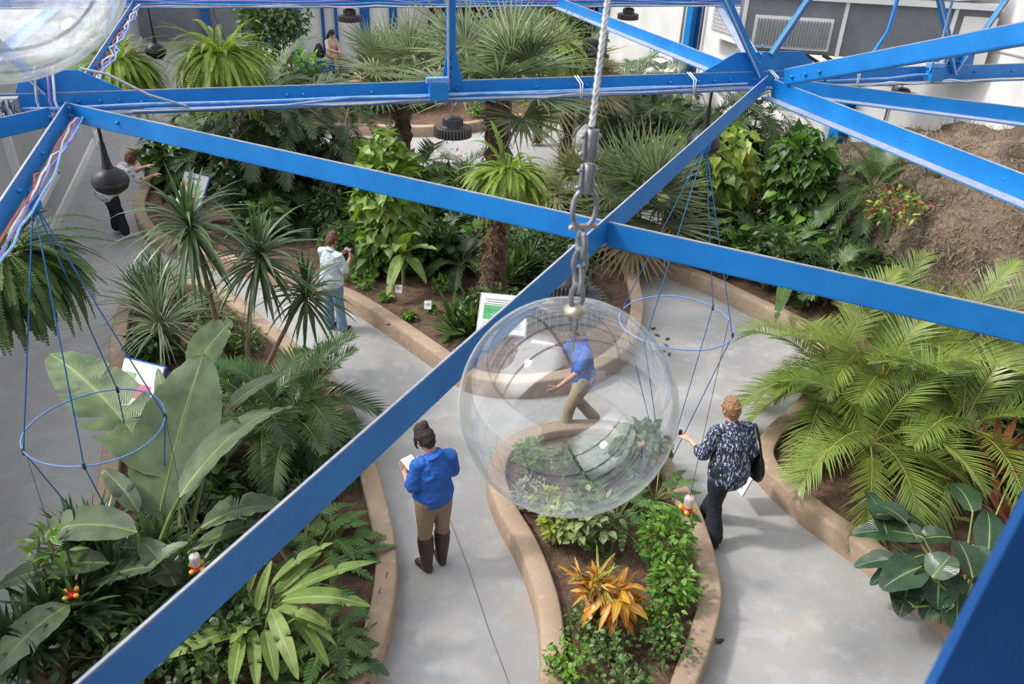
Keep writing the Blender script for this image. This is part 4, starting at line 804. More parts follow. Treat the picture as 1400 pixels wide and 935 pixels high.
# --- young banana in the middle bed, single broad leaf in the right bed
def banana(label,b,Ls,w,mat,seed,z0=.35):
    t=plant('young_banana',label,'plant',b); g=G(); c=b+UP*z0
    for i,(x,y,z) in enumerate(Ls): blade(g,c,P(x,y,z),w,mat,.16,0,.3,18,9,1,seed+i,rnd=RS(seed+i).rand())
    g.build('foliage',t); g=G(); g.tube([b-UP*.05,c],[.03,.022],'gstem',8); g.build('stalk',t)
banana('bright young banana plant in the middle of the bed near the standing man',gp(552,392),[(575,322,1.3),(583,388,.45),(530,405,.35),(520,338,1.0),(598,342,.9),(540,345,1.2)],.11,'helic',701,.55)
banana('single broad green leaf plant at the edge of the right bed',gp(1072,408),[(1060,440,.35),(1040,388,.5),(1100,392,.5)],.13,'mid',711,.3)
banana('dark broad leaves behind the single broad leaf',gp(1045,350),[(1020,372,.5),(1075,368,.5),(1035,330,.7)],.15,'dark',721,.35)
# --- lobed and heart-leaved plants
def lobed(label,base,n,L,mat,seed,name='lobed_philodendron',pl=.24,w=.016,nl=9,ll=.11):
    t=plant(name,label,'plant',base); g=G(); r=RS(seed); np.random.seed(seed)
    for i in range(n):
        a=i*2.4+r.rand()*.4; el=math.radians(75-65*(i+.5)/n); pts,T=spines(np.asarray(base)+UP*.05,[a],el,pl*(.7+.6*r.rand()),.08,5); e=pts[0,-1]
        g.tube(pts[0],.008,'gstem',5,cap=False); p2,T2=spines(e,[a+r.randn()*.2],math.radians(-5+25*r.rand()),L*(.8+.4*r.rand()),.08,8)
        pinnate(g,p2,T2,nl,ll,w,mat,'gstem',t0=.02,ang=62,lift=.12,droop=.12,prof=[.7,1,.8,.1],m=3,fold=.15,env=lambda x:(1-.75*x)*(.7+.3*np.sin(x*3)))
        sd=norm(np.cross(T2[0],UP)); ww=np.linspace(.05,.01,8)[:,None]*(L/.4); g.grid(np.stack([p2[0]-sd*ww,p2[0]+UP*.004,p2[0]+sd*ww],1)[None],mat,[r.rand()])
    g.build('foliage',t); return t
lobed('dark green lobed plant right of the dark brace beside the curb',gp(455,760),24,.28,'selloum',731)
lobed('bright lobed leaves just under the dark brace',gp(410,800),18,.38,'selloum',741,pl=.6)
lobed('dark lobed plant at the bottom of the left bed by the curb',gp(450,900),22,.26,'mid',751)
lobed('small lobed plant at the curb below the paddle leaves',gp(430,945),14,.24,'mid',755)
lobed('broad split-leaf plant under the clear globe',gp(840,722),22,.26,'mid',761,'split_leaf_plant',.32,.022,7,.10)
lobed('split-leaf plant with long leaves beside the hanging feeder',gp(895,690),14,.24,'mid',771,'split_leaf_plant',.25,.022,7,.09)
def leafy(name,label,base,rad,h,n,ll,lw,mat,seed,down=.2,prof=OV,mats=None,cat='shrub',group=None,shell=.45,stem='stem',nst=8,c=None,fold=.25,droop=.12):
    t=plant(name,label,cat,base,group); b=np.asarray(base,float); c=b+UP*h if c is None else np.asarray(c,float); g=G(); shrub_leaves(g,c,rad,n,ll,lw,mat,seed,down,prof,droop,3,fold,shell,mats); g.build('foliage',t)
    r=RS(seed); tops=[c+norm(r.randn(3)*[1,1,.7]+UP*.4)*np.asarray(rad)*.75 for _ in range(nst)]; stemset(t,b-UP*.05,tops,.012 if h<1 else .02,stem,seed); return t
g=None
# glossy philodendrons at the lower right, red stalks
b=gp(1300,850); t=plant('glossy_philodendron','dark glossy philodendron with big veined leaves hanging over the right curb','plant',b); g=G(); gs=G(); r=RS(5)
PL=[((1190,705,.8),(1262,716,.65),.12),((1215,738,.7),(1185,672,.8),.10),((1262,735,.75),(1165,730,.6),.14),((1300,735,.7),(1242,742,.6),.11),((1225,765,.65),(1168,775,.5),.09),((1262,758,.65),(1190,800,.4),.10),((1262,775,.7),(1205,805,.55),.15),((1245,790,.6),(1230,842,.35),.13),
 ((1285,770,.75),(1282,832,.5),.19),((1330,745,.8),(1340,805,.6),.13),((1350,765,.7),(1350,700,.8),.12),((1290,800,.6),(1262,848,.35),.13),((1310,810,.6),(1310,862,.35),.16),((1370,790,.7),(1400,760,.7),.13),((1330,700,.8),(1300,660,.8),.11),((1380,660,.9),(1440,700,.8),.2),((1360,830,.6),(1340,880,.4),.13),((1240,715,.85),(1200,690,.9),.11),((1275,790,.8),(1300,760,.9),.12),((1330,790,.75),(1310,740,.85),.13),((1250,830,.5),(1225,815,.4),.10)]
for i,(p0,p1,w) in enumerate(PL):
    blade(g,P(*p0),P(*p1),w*1.3,'philo',.12,.1*(-1)**i,.3,14,9,0,800+i,prof=lambda x: (max(1-abs(x-.32)/.7,0)**.55 if x>.32 else (.55+.45*(x/.32)**.7)) if x<.97 else .08,rnd=r.rand())
    pb=P(*p0); gs.tube([b+np.append(r.randn(2)*.06,0),(b+pb)/2+UP*.12,pb],[.014,.012,.008],'gstem',6,cap=False)
g.build('foliage',t); gs.build('stalk',t); g=G()
for i in range(7): q=b+np.append(r.randn(2)*.12,0)+[.15,.2,0]; g.tube([q,q+np.array([r.randn()*.08,r.randn()*.08,.55+.2*r.rand()])],[.022,.006],'redst',7)
g.build('red_stalk',t)
rosette('cordyline','dark red-tinged plant behind the glossy philodendron at the right',gp(1375,745),24,.5,.05,'crotong',811,(80,10),.1,.4,prof=LAN,heads=2)
# island shrubs
leafy('bright_shrub','bright green bushy shrub in the island bed below the feeder',gp(905,775),(.24,.28,.24),.38,430,.085,.02,'bright',821,prof=LAN)
leafy('bright_shrub','bright green shrub behind the orange leaves in the island bed',gp(912,828),(.20,.2,.18),.28,300,.08,.02,'bright',823,prof=LAN)
leafy('variegated_shrub','pale-edged leafy shrub in the island bed below the globe',gp(800,745),(.26,.28,.22),.36,190,.11,.04,'varieg',825)
leafy('yellow_shrub','yellow-green shrub at the left side of the island bed',gp(758,742),(.15,.15,.15),.3,110,.1,.022,'yellow',827,prof=LAN)
leafy('yellow_shrub','small yellow-green shrub by the left curb of the island bed, nearer the globe',gp(745,715),(.14,.12,.13),.3,90,.1,.022,'yellow',829,prof=LAN)
leafy('silver_shrub','silvery shrub beside the left curb, right under the globe',gp(722,700),(.17,.15,.15),.25,260,.05,.012,'silver',831)
leafy('leafy_shrub','fine-leaved shrub mirrored beneath the globe on the island',gp(800,660),(.35,.25,.2),.3,420,.07,.022,'mid',833)
leafy('leafy_shrub','fine-leaved shrub at the far left tip of the island bed',gp(725,645),(.2,.18,.16),.25,260,.06,.018,'bright',835)
leafy('leafy_shrub','green shrub at the far right tip of the island bed under the globe',gp(868,645),(.3,.28,.22),.4,300,.12,.03,'mid',837,prof=LAN)
for i,(x,y,l,m_) in enumerate(((830,905,'small-leaved shrub below the orange leaves','mid'),(905,900,'small-leaved shrub at the right curb of the island, nearest the bottom','mid'),(775,930,'small-leaved shrub at the bottom left of the island bed','bright'),(855,955,'low shrub cut by the bottom edge of the island bed','mid'),(800,870,'sparse grey-green shrub left of the orange leaves','mid'),(895,868,'twiggy green shrub right of the orange leaves','bright'))):
    leafy('small_leaved_shrub',l,gp(x,y),(.22,.19,.15),.22,200,.05,.019,m_,841+i,cat='shrub',shell=.2)
b=gp(832,862); t=plant('croton','orange and yellow croton in the island bed','plant',b); g=G(); shrub_leaves(g,b+UP*.4+[.0,0,0],(.20,.16,.15),75,.19,.035,'croton',851,.5,LAN,.25,3,.3,.3); g.build('foliage',t)
g=G(); shrub_leaves(g,b+UP*.5+[-.13,.1,0],(.16,.14,.12),110,.17,.014,'croton',852,-.1,LAN,.1,3,.3,.1,mats=['yellow','croton','crotong']); g.build('narrow_leaves',t); stemset(t,b,[b+[0,0,.4],b+[-.1,.1,.45],b+[.1,0,.4]],.012,'stem')
# vines and trees
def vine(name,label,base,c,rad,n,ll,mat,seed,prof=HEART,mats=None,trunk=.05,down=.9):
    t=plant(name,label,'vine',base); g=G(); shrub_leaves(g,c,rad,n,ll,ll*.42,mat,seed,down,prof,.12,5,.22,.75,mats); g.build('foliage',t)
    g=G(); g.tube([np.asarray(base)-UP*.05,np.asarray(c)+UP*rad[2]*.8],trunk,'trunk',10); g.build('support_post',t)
b=gp(535,372); vine('climbing_pothos','heart-leaved vine column right of the standing man',b,hp(b,0,0,1.25),(.42,.40,1.15),520,.20,'pothos',861)
b=gp(515,300); vine('climbing_pothos','heart-leaved vine above the long brace, left of the bark trunk',b,hp(b,0,0,1.0),(.45,.4,.6),300,.24,'pothos',863)
b=gp(1080,300); vine('vine_tree','dense glossy heart-leaved vine beside the blue wall column',b,P(1096,236,1.6),(.52,.45,.72),520,.21,'bright',865,mats=['mid','bright','mid'])
b=gp(985,290); vine('yellow_vine','yellow-green heart-leaved vine below the right node',b,P(985,235,1.4),(.6,.5,.75),420,.24,'yellow',867,mats=['yellow','pothos'])
b=gp(915,280); vine('yellow_vine','yellow-green broad-leaved vine left of the dark brace',b,P(915,225,1.3),(.5,.4,.5),240,.24,'yellow',869,mats=['yellow','pothos','mid'])
leafy('leafy_vine','green heart-leaved plant below the glossy vine at the blue column',gp(1090,345),(.7,.45,.5),.6,330,.2,.075,'bright',871,prof=HEART,down=.7)
leafy('red_croton','red and green shrub left of the glossy vine',gp(1058,330),(.55,.4,.45),.75,420,.13,.022,'redleaf',873,prof=LAN,mats=['redleaf','crotong','bright'])
leafy('mound_plant','bright green plant growing on the coir mound',P(1225,290,1.6),(.45,.35,.25),.1,330,.09,.022,'bright',875,prof=LAN,mats=['bright','yellow','redleaf'])
leafy('mound_plant','green tangle at the foot of the coir mound beside the date palm',P(1225,385,.3),(.7,.5,.4),.3,520,.10,.028,'mid',877)
leafy('leafy_tree','round leafy tree right of the big hanging fern',P(385,140,.1),(.95,.9,1.0),2.3,1500,.17,.055,'mid',879,cat='tree',group=None,shell=.3,nst=9)
leafy('leafy_shrub','yellow-green low shrubs left of the seated person',P(400,120,.1),(1.2,.8,.5),.6,600,.2,.05,'bright',881)
leafy('leafy_shrub','yellowish tree top in front of the dark moss wall',P(735,120,.1),(1.0,.8,.9),2.3,800,.24,.07,'yellow',883,mats=['yellow','bright'])
leafy('leafy_shrub','pale green foliage below the left end of the flat black lamp',P(800,125,.1),(.6,.6,.7),1.3,300,.2,.07,'mid',885)
b=gp(604,272); t=plant('red_branch_shrub','bare dark red twiggy shrub below the hanging lamp','shrub',b); g=G(); r=RS(9)
for i in range(38):
    p=b.copy(); d=norm(r.randn(3)*[1,1,.2]+UP*1.1); pts=[p]
    for k in range(6): p=p+d*(.13+.04*r.rand()); d=norm(d+r.randn(3)*.35); pts.append(p)
    g.tube(pts,[.013,.011,.010,.009,.007,.006,.004],'redst2' if False else 'redleaf',5,cap=False)
g.build('twigs',t); g=G(); shrub_leaves(g,b+UP*.7,(.5,.4,.4),150,.09,.012,'redleaf',887,.3,LAN); g.build('foliage',t)
leafy('sapling','small bright sapling beside the left hanging feeder',gp(112,880),(.16,.14,.25),1.0,70,.11,.02,'bright',889,prof=LAN)
leafy('twig_shrub','dry pale twigs between the banana-like leaves and the feathery palm',gp(352,655),(.25,.2,.15),.2,60,.12,.006,'dead',891,prof=STRAP,nst=16)
leafy('gravel_shrub','dry twiggy shrub beside the dragon tree canes',gp(305,470),(.4,.3,.2),.25,500,.09,.006,'dead',893,prof=STRAP,nst=20,mats=['dead','dead','drac'])
leafy('leafy_shrub','low green shrub under the feathery palm beside the curb',gp(455,665),(.25,.3,.12),.15,220,.07,.022,'mid',895)
leafy('leafy_shrub','low dark shrub at the bottom centre-left under the paddle leaves',gp(300,905),(.6,.4,.25),.3,900,.075,.024,'dark',897,mats=['dark','mid'])
leafy('leafy_shrub','dark shrub at the bottom left beneath the giant leaves',gp(190,900),(.6,.45,.3),.3,700,.09,.026,'dark',899)
leafy('leafy_shrub','dark undergrowth around the giant leaf stalks',gp(260,760),(.55,.5,.3),.25,600,.09,.028,'dark',901)
# under-storey filling the beds (each plant its own)
SIGN_CLEAR=[P(265,290,0),P(690,470,0)]
def scatter(bedname,n,seed,y0,y1,kinds,x0=-99,x1=99,avoid=(),sz=1.0,edge=.2):
    r=RS(seed); poly=BED[bedname]; lo=poly.min(0); hi=poly.max(0); k=0; tries=0; pts=[]
    while k<n and tries<8000:
        tries+=1; x=lo[0]+r.rand()*(hi[0]-lo[0]); y=lo[1]+r.rand()*(hi[1]-lo[1])
        if y<y0 or y>y1 or x<x0 or x>x1 or not inside(poly,x,y): continue
        if min(np.hypot(*(poly-[x,y]).T))<edge: continue
        if any(math.hypot(x-a,y-c)<.42*sz for a,c in pts) or any(math.hypot(x-a[0],y-a[1])<a[2] for a in avoid): continue
        pts.append((x,y)); k+=1
    return pts
KS=[('leafy_shrub','dark small-leaved shrub','dark','shrub','small-leaved shrub'),('broad_leaved_plant','mid green broad-leaved plant','mid','plant','broad-leaved plant'),('strap_leaved_plant','dark strap-leaved plant','drac','plant','strap-leaved plant'),('fresh_green_shrub','fresh green low shrub','bright','shrub','fresh green shrub'),('young_palm','young dark palm','palmd','palm','young dark palm')]
LM=[(n,*P(x,y,0)[:2]) for n,x,y in (('shaggy middle trunk',672,408),('pale-caned palm clump',375,300),('heart-leaved vine column',535,372),('tilted map sign',265,300),('reddish bark trunk',550,240),('red twiggy shrub',612,262),('low fan palm at the crossing braces',800,320),('spreading fan palm',868,345),('date palm',1168,360),('glossy vine at the blue column',1080,300),('yellow-green vine',985,290),('large golden palm',1205,640),('giant banana-like plant',205,835),('dragon trees',325,500),('pale grass-like plant',232,500),('feathery palm by the path',405,610),('bright paddle-leaved plant',365,890),('steel rope',830,205),('far truss post',615,118),('round leafy tree',385,140),('seated person',455,110),('yellowish tree top',735,120),('flat black lamp',800,125),('foot of the coir mound',1225,400))]+[('far end of the right wall',11.3,22.)]
PROTO=[]
for i,(nm,_,m_,ct,_g) in enumerate(KS):
    for v in range(2):
        z=np.zeros(3); s=950+i*10+v; g=G()
        if i==0: shrub_leaves(g,z+UP*.45,(.5,.5,.4),620,.10,.032,m_,s,.3,shell=.3,mats=['dark','mid','dark'])
        elif i==1: shrub_leaves(g,z+UP*.4,(.45,.45,.35),200,.24,.07,m_,s,.5,HEART,.15,3,.25,.3,mats=['mid','dark','bright'])
        elif i==2: strap_head(g,z+UP*.3,60,.55,.025,85,0,.13,m_,s)
        elif i==3: shrub_leaves(g,z+UP*.3,(.38,.38,.26),330,.09,.026,m_,s,.2,LAN,shell=.2,mats=['bright','mid'])
        else: frond_crown(g,z+UP*.35,14,1.0,75,5,.14,26,.24,.014,m_,seed=s)
        PROTO.append((g,nm,i))
made={}
def place(proto_i,bedname,x,y,rz,sc,z=.15):
    g,nm,i=PROTO[proto_i]; key=0
    if proto_i not in made:
        o=g.build(nm); made[proto_i]=o
    else:
        o=made[proto_i].copy(); COL.objects.link(o)
    o.location=(x,y,z); o.rotation_euler=(0,0,rz); o.scale=(sc,)*3
    q=min(LM,key=lambda e:math.hypot(e[1]-x,e[2]-y)); dx,dy=x-q[1],y-q[2]; ri=dx*R0[0]+dy*R0[1]; fo=dx*Fw[0]+dy*Fw[1]
    side=('right of' if ri>0 else 'left of') if abs(ri)>abs(fo)*1.15 else ('behind' if fo>0 else 'in front of')
    lab='%s %s the %s'%(KS[i][1],side,q[0]); tag(o,lab,KS[i][3],'%ss %s the %s'%(KS[i][4],side,q[0]))
def fill(bedname,pts,seed,wts,sc=(.7,1.2)):
    r=RS(seed)
    for x,y in pts: place(int(r.choice(10,p=np.repeat(wts,2)/np.sum(np.repeat(wts,2)))),bedname,x,y,r.rand()*6.28,sc[0]+(sc[1]-sc[0])*r.rand())
man=P(455,450,0)
fill('middle',scatter('middle',34,1,11.6,14.2,None,avoid=[(man[0],man[1],1.2),(-2.0,14.0,1.9),(-1.1,13.2,1.0)],edge=.5),11,[3,2,1,3,2],(.7,1.05))
fill('middle',scatter('middle',38,2,14.2,19.0,None,avoid=[(-2.0,14.8,1.9),(4.3,14.8,1.2)],edge=.3),12,[3,2,1,1,4],(1.0,1.5))
fill('middle',scatter('middle',9,3,9.4,11.6,None,x0=2.7,edge=.45),13,[2,2,2,2,1],(.6,.9))
fill('right',scatter('right',26,4,8.9,13,None,x1=9.3,avoid=[(*P(1168,360,0)[:2],1.1)],edge=.35),14,[3,3,1,2,1],(.8,1.1))
fill('right',scatter('right',30,5,13,19,None,edge=.3),15,[2,2,1,1,3],(.9,1.3))
fill('right',scatter('right',12,6,3.5,6.5,None,x0=6.6,x1=10,edge=.6),16,[4,2,0,0,1],(.7,1.1))
fill('left',scatter('left',16,7,4.6,10.5,None,edge=.35),17,[4,2,1,1,0],(.45,.7))
fill('far',scatter('far',40,8,20.5,28,None,edge=.3),18,[2,2,1,3,1],(.8,1.2))
# small foreground seedlings in the middle bed
for i,(x,y,l) in enumerate(((560,438,'tiny green seedling on the bare soil left of the lily clump'),(528,412,'small green seedling below the heart-leaved vine'),(587,425,'small yellow-green seedling beside a white plant label'),(500,395,'green seedling at the curb near the standing man'),(605,400,'low fresh shrub left of the shaggy trunk'),(480,385,'low fresh shrub right beside the standing man'))):
    s=.5 if i in (0,1,2) else 1; leafy('seedling',l,gp(x,y),(.16*s,.15*s,.12*s),.14*s,90,.07,.02,'bright',981+i,prof=LAN,cat='plant',nst=3)
# ------------------------------------------------------------------ signs, labels, feeders, cords
def board(name,label,c,yaw,tilt,w,h,frame='paper',marks=(),stand=None,cat='sign'):
    """a tilted board; yaw = direction its face looks (radians), tilt back from upright"""
    f=np.array([math.cos(yaw)*math.cos(tilt),math.sin(yaw)*math.cos(tilt),math.sin(tilt)]); s=np.array([-math.sin(yaw),math.cos(yaw),0]); u=np.cross(f,s); 
    if u[2]<0: u=-u; s=-s
    R_=np.stack([s,f,u],1); t=thing(name,label,cat,(c[0],c[1],.15)); g=G(); g.box(c,(w,.02,h),frame,R_); g.build('panel',t,False)
    if marks:
        g=G()
        for (a,b_,ww,hh,m) in marks: g.box(np.asarray(c)+s*a*w*.5+u*b_*h*.5+f*.012,(ww*w,.004,hh*h),m,R_)
        g.build('print',t,False)
    if stand:
        g=G(); g.bar([c[0]-f[0]*.03,c[1]-f[1]*.03,0.05],np.asarray(c)-f*.03,.06,.06,stand); g.box(np.asarray(c)-f*.02,(w*1.06,.02,h*1.06),stand,R_); g.build('stand',t,False)
    return t
toC=math.atan2(-1,-.35)
c=P(688,430,.85)-[0,0,.0]
mk_=[(-.45,.42-.17*k,.42,.05,'greytxt') for k in range(0)]
tx=[(-.1,.72-.12*k,.75-.1*(k%2),.022,'greytxt') for k in range(3)]+[(-.42,.05,.42,.36,'green'),(.42,.05,.40,.36,'pgreen')]+[(-.42,.05+.12*k,.3,.02,'paper') for k in (-1,0,1)]+[(0,-.5-.1*k,.8,.018,'greytxt') for k in range(3)]
board('information_board','white information board with green panels partly behind the clear globe',c,toC-.1,.75,.62,.52,'paper',tx,'galv')
c=P(262,262,.95); board('map_sign','tilted colourful map sign on a blue stand behind the tallest dragon tree',c,toC-.45,.6,.55,.62,'paper',[(-.4,.35,.3,.12,'orange'),(.3,.2,.35,.25,'pgreen'),(-.2,-.3,.5,.2,'pink'),(.35,-.45,.2,.15,'orange'),(-.1,.72,.6,.05,'greytxt')],'signblue')
c=P(190,528,1.0); board('map_sign','white and pink sign on a blue stand behind the torn giant leaf',c,toC-.3,.6,.5,.5,'paper',[(.1,-.2,.5,.3,'pink'),(-.5,.3,.25,.2,'pgreen')],'signblue')
c=P(1017,650,.42); board('notice_card','small white card with dotted print on the curb beside the woman with the handbag',c,math.pi-.1,.3,.28,.34,'paper',[(-.45+.45*a,.6-.3*b_,.16,.08,'greytxt') for a in range(3) for b_ in range(5)],None)
for i,(x,y,l) in enumerate(((545,395,'small white plant label below the young banana'),(585,417,'small white plant label right of the young banana, nearer the curb'),(552,357,'small white plant label among the vine leaves'))):
    c=P(x,y,.4); board('plant_label',l,c,toC,.5,.10,.12,'paper',[(0,.3,.7,.08,'greytxt'),(0,0,.6,.06,'greytxt')],'galv','plant label')
def cords(label,apex,hoopc,hr,low,angs,lean=0,feeders=()):
    t=thing('butterfly_hoop',label,'hoop',hoopc,'blue corded hoops'); hc=np.asarray(hoopc,float)
    g=G(); th=np.linspace(0,2*PI,60); g.tube([hc+[hr*math.cos(a),hr*math.sin(a),.015*math.sin(2*a)] for a in th],.0075,'cordl',7,cap=False); g.build('hoop',t)
    for a in angs:
        g=G(); p=hc+[hr*math.cos(a),hr*math.sin(a),0]; g.tube([apex,p,low+(p-low)*.05],.0055,'cordb',6); g.build('cord',t)
        g=G(); g.tube([p-UP*.02,p+UP*.02],.014,'cordd',6); g.build('knot',t)
    g=G(); g.tube([np.asarray(apex)-UP*.03,np.asarray(apex)+UP*.05],.05,'blue',8); g.build('clamp',t)
    return t
def feeder(label,c,top,s=1.,bottle=True):
    t=thing('nectar_feeder',label,'feeder',c,'hanging nectar feeders'); c=np.asarray(c,float); g=G(); g.lathe([(0,-.03*s),(.035*s,-.03*s),(.06*s,-.01*s),(.06*s,.01*s),(.03*s,.02*s),(0,.02*s)],'red',20,c); g.build('base',t)
    for k in range(4):
        a=k*PI/2+.9; q=c+np.array([math.cos(a),math.sin(a),0])*.055*s; g=G(); g.tube([q,q+np.array([math.cos(a),math.sin(a),.5])*.018*s],[.022*s,.026*s],'yel',10); f=g.build('feeding_port',t)
        g=G(); e=q+np.array([math.cos(a),math.sin(a),.5])*.02*s; g.tube([e,e+np.array([math.cos(a),math.sin(a),.5])*.012*s],.008*s,'red',8); g.build('port_centre',f)
    if bottle: g=G(); g.lathe([(0,.015*s),(.032*s,.02*s),(.05*s,.05*s),(.052*s,.15*s),(.045*s,.165*s),(0,.17*s)],'bottle',18,c); g.build('bottle',t)
    g=G(); g.tube([c+UP*(.16*s),top],.0035,'cordd',5); g.build('wire',t)
ap=P(45,275,3.66); hc=np.array([ap[0]+.0,ap[1],1.74]); rr=.53
cords('blue corded hoop hanging over the giant leaves at the left',ap,hc,rr,hc-[-.12,0,2.3],(-2.7,-1.6,.0,1.35))
feeder('white-bottled nectar feeder under the left blue hoop',P(269,776,1.0),hc+[rr*.97,.1,0],.8); feeder('red nectar feeder half hidden by the bright sapling',P(97,812,.95),hc+[-rr*.9,-.2,0],.75,False)
ap=P(965,198,3.62); hc=np.array([ap[0]-.02,ap[1],1.72]); rr=.60
cords('blue corded hoop hanging right of the clear globe',ap,hc,rr,hc-[.0,.25,1.9],(-2.6,2.4,.35,-.75))
fd=P(940,696,.95); feeder('red nectar feeder with pink bottle left of the woman with the handbag',fd,hc+[rr*.97,-.1,0],.85)
a=P(660,5,3.3); 
t=thing('cord_swing','blue cord loop hanging before the dark moss wall','cord',PY(660,12,16),None); g=G(); q=[PY(667,13,16),PY(742,10,16),PY(735,90,16),PY(648,90,16),PY(667,13,16)]; g.tube(q,.012,'cordb',5,cap=False); g.tube([PY(667,13,16),PY(690,85,16)],.01,'cordb',5,cap=False); g.build('cord',t)
# butterflies, fallen scraps
def butterfly(label,c,s,m,rz,cat='butterfly'):
    t=thing('butterfly',label,cat,c,None); c=np.asarray(c,float); g=G(); g.tube([c-[0,.25*s,0],c+[0,.25*s,0]],[.03*s,.02*s],'black',6); g.build('body',t)
    for sg in (-1,1):
        g=G(); o=[]
        for k in range(5):
            x=k/4; o.append([c+np.array([sg*s*.75*x,(.38*math.sin(PI*min(x+.25,1)))*s,.25*s*x]),c+np.array([sg*s*.7*x,-(.34*math.sin(PI*min(x+.25,1)))*s,.25*s*x])])
        g.grid(np.array(o)[None],m); g.build('wing',t)
butterfly('blue butterfly resting on the orange croton',P(838,822,.62),.055,'bluebf',0); butterfly('dark butterfly on the tan curb of the middle bed',P(531,444,.29),.07,'black',0)
r=RS(3)
for i,(x,y,l) in enumerate(((893,449,'dark seed pod farthest up the path right of the globe'),(899,458,'brown pod just below the farthest one on the path'),(913,463,'dark pod at the right of the little scatter'),(911,472,'pale brown pod in the middle of the scatter'),(907,480,'tan pod near the lower end of the scatter'),(915,484,'dark pod nearest the globe edge'),(984,876,'dark winged scrap on the right path below the walking woman'),(573,450,'small dark scrap'),(525,690,'dark scrap beside the left curb behind the woman in blue'))):
    if i==7: continue
    c=P(x,y,.015); g=G(); a=r.rand()*6; d=np.array([math.cos(a),math.sin(a),0]); g.tube([c-d*.035,c,c+d*.03],[.012,.022,.008],'coir' if i in (1,3,4) else 'trunk',8); g.tube([c,c+norm(r.randn(3)*[1,1,.2])*.05],[.008,.003],'trunk',6); tag(g.build('seed_pod',loc=c),l,'seed pod','scraps on the paths')
for i,(x,y,l) in enumerate(((518,812,'curled brown leaf on the left curb'),(516,850,'dark dry leaf on the lower left curb'),(529,780,'tiny dry leaf on the left curb top'),(962,800,'dark dry leaf on the right curb of the island'))):
    c=P(x,y,.27); g=G(); strips(g,c[None],np.array([[r.randn(),r.randn(),.1]]),np.array([[0,0,1.]]),.09,.012,LAN,'dead',m=3,fold=.4,droop=.1); tag(g.build('dry_leaf',loc=c),l,'leaf','dry leaves on the curbs')
# ------------------------------------------------------------------ people
def remesh(g,name,parent,mat,vox,smooth=4,wr=0,wrs=.12,seed=0):
    o=g.build(name+'_tmp',parent,link=False); COL.objects.link(o)
    md=o.modifiers.new('r','REMESH'); md.mode='VOXEL'; md.voxel_size=vox; md.use_smooth_shade=True
    if smooth: s=o.modifiers.new('s','SMOOTH'); s.iterations=smooth; s.factor=.5
    if wr:
        tx=bpy.data.textures.new('wrinkle','CLOUDS'); tx.noise_scale=wrs; tx.noise_depth=3
        d=o.modifiers.new('d','DISPLACE'); d.texture=tx; d.strength=wr; d.mid_level=.3; d.texture_coords='GLOBAL'
    dg=bpy.context.evaluated_depsgraph_get(); me=bpy.data.meshes.new_from_object(o.evaluated_get(dg)); 
    me.materials.clear(); me.materials.append(MT[mat]); me.name=name
    n=bpy.data.objects.new(name,me); COL.objects.link(n); n.parent=parent; bpy.data.objects.remove(o,do_unlink=True); return n
v3=lambda *a: np.array(a,float)
def hand(g,w,d,palm,curl=.5,sp=.011,s=1.0,m='skin'):
    """w wrist, d finger direction, palm = direction the palm faces; five separate fingers"""
    d=norm(d); palm=norm(palm-np.dot(palm,d)*d); sd=np.cross(d,palm)
    g.tube([w-d*.02*s,w+d*.02*s,w+d*.05*s,w+d*.085*s],[(.024*s,.017*s),(.030*s,.016*s),(.038*s,.015*s),(.036*s,.012*s)],m,12,xdir=sd)
    for i,(o,L,r) in enumerate(((-.030,.066,.0085),(-.010,.078,.009),(.011,.073,.0088),(.031,.057,.0078))):
        p=w+d*.080*s+sd*o*s; dd=norm(d+sd*o*1.5); pts=[p-dd*.02*s,p]; 
        for k in range(3):
            dd=norm(dd+palm*curl*(.55 if k else .35)); p=p+dd*L*s*(.42,.32,.26)[k]; pts.append(p)
        g.tube(pts,[r*s*q for q in (1,1,.95,.88,.75)],m,8)
    p=w+d*.03*s-sd*.028*s; dd=norm(d*.6-sd*.8+palm*.3); pts=[p-dd*.01*s,p]
    for L in (.032,.030,.024): p=p+dd*L*s; pts.append(p); dd=norm(dd+d*.35+palm*.25*curl)
    g.tube(pts,[.012*s,.012*s,.0105*s,.0095*s,.0075*s],m,8)
def arm(g,sh,el,wr,m='skin',s=1.,upto=1.):
    g.tube([sh,sh+(el-sh)*.35,sh+(el-sh)*.75,el],[.043*s,.043*s,.040*s,.037*s],m,14)
    g.tube([el,el+(wr-el)*.25,el+(wr-el)*.7,wr],[.037*s,.040*s,.030*s,.024*s],m,14)
def leg(g,h,k,a,m,s=1.,hem=0):
    g.tube([h,h+(k-h)*.3,h+(k-h)*.75,k],[.088*s,.080*s,.062*s,.056*s],m,16); g.tube([k,k+(a-k)*.28,k+(a-k)*.7,a],[.056*s,.058*s,.044*s,.038*s],m,16)
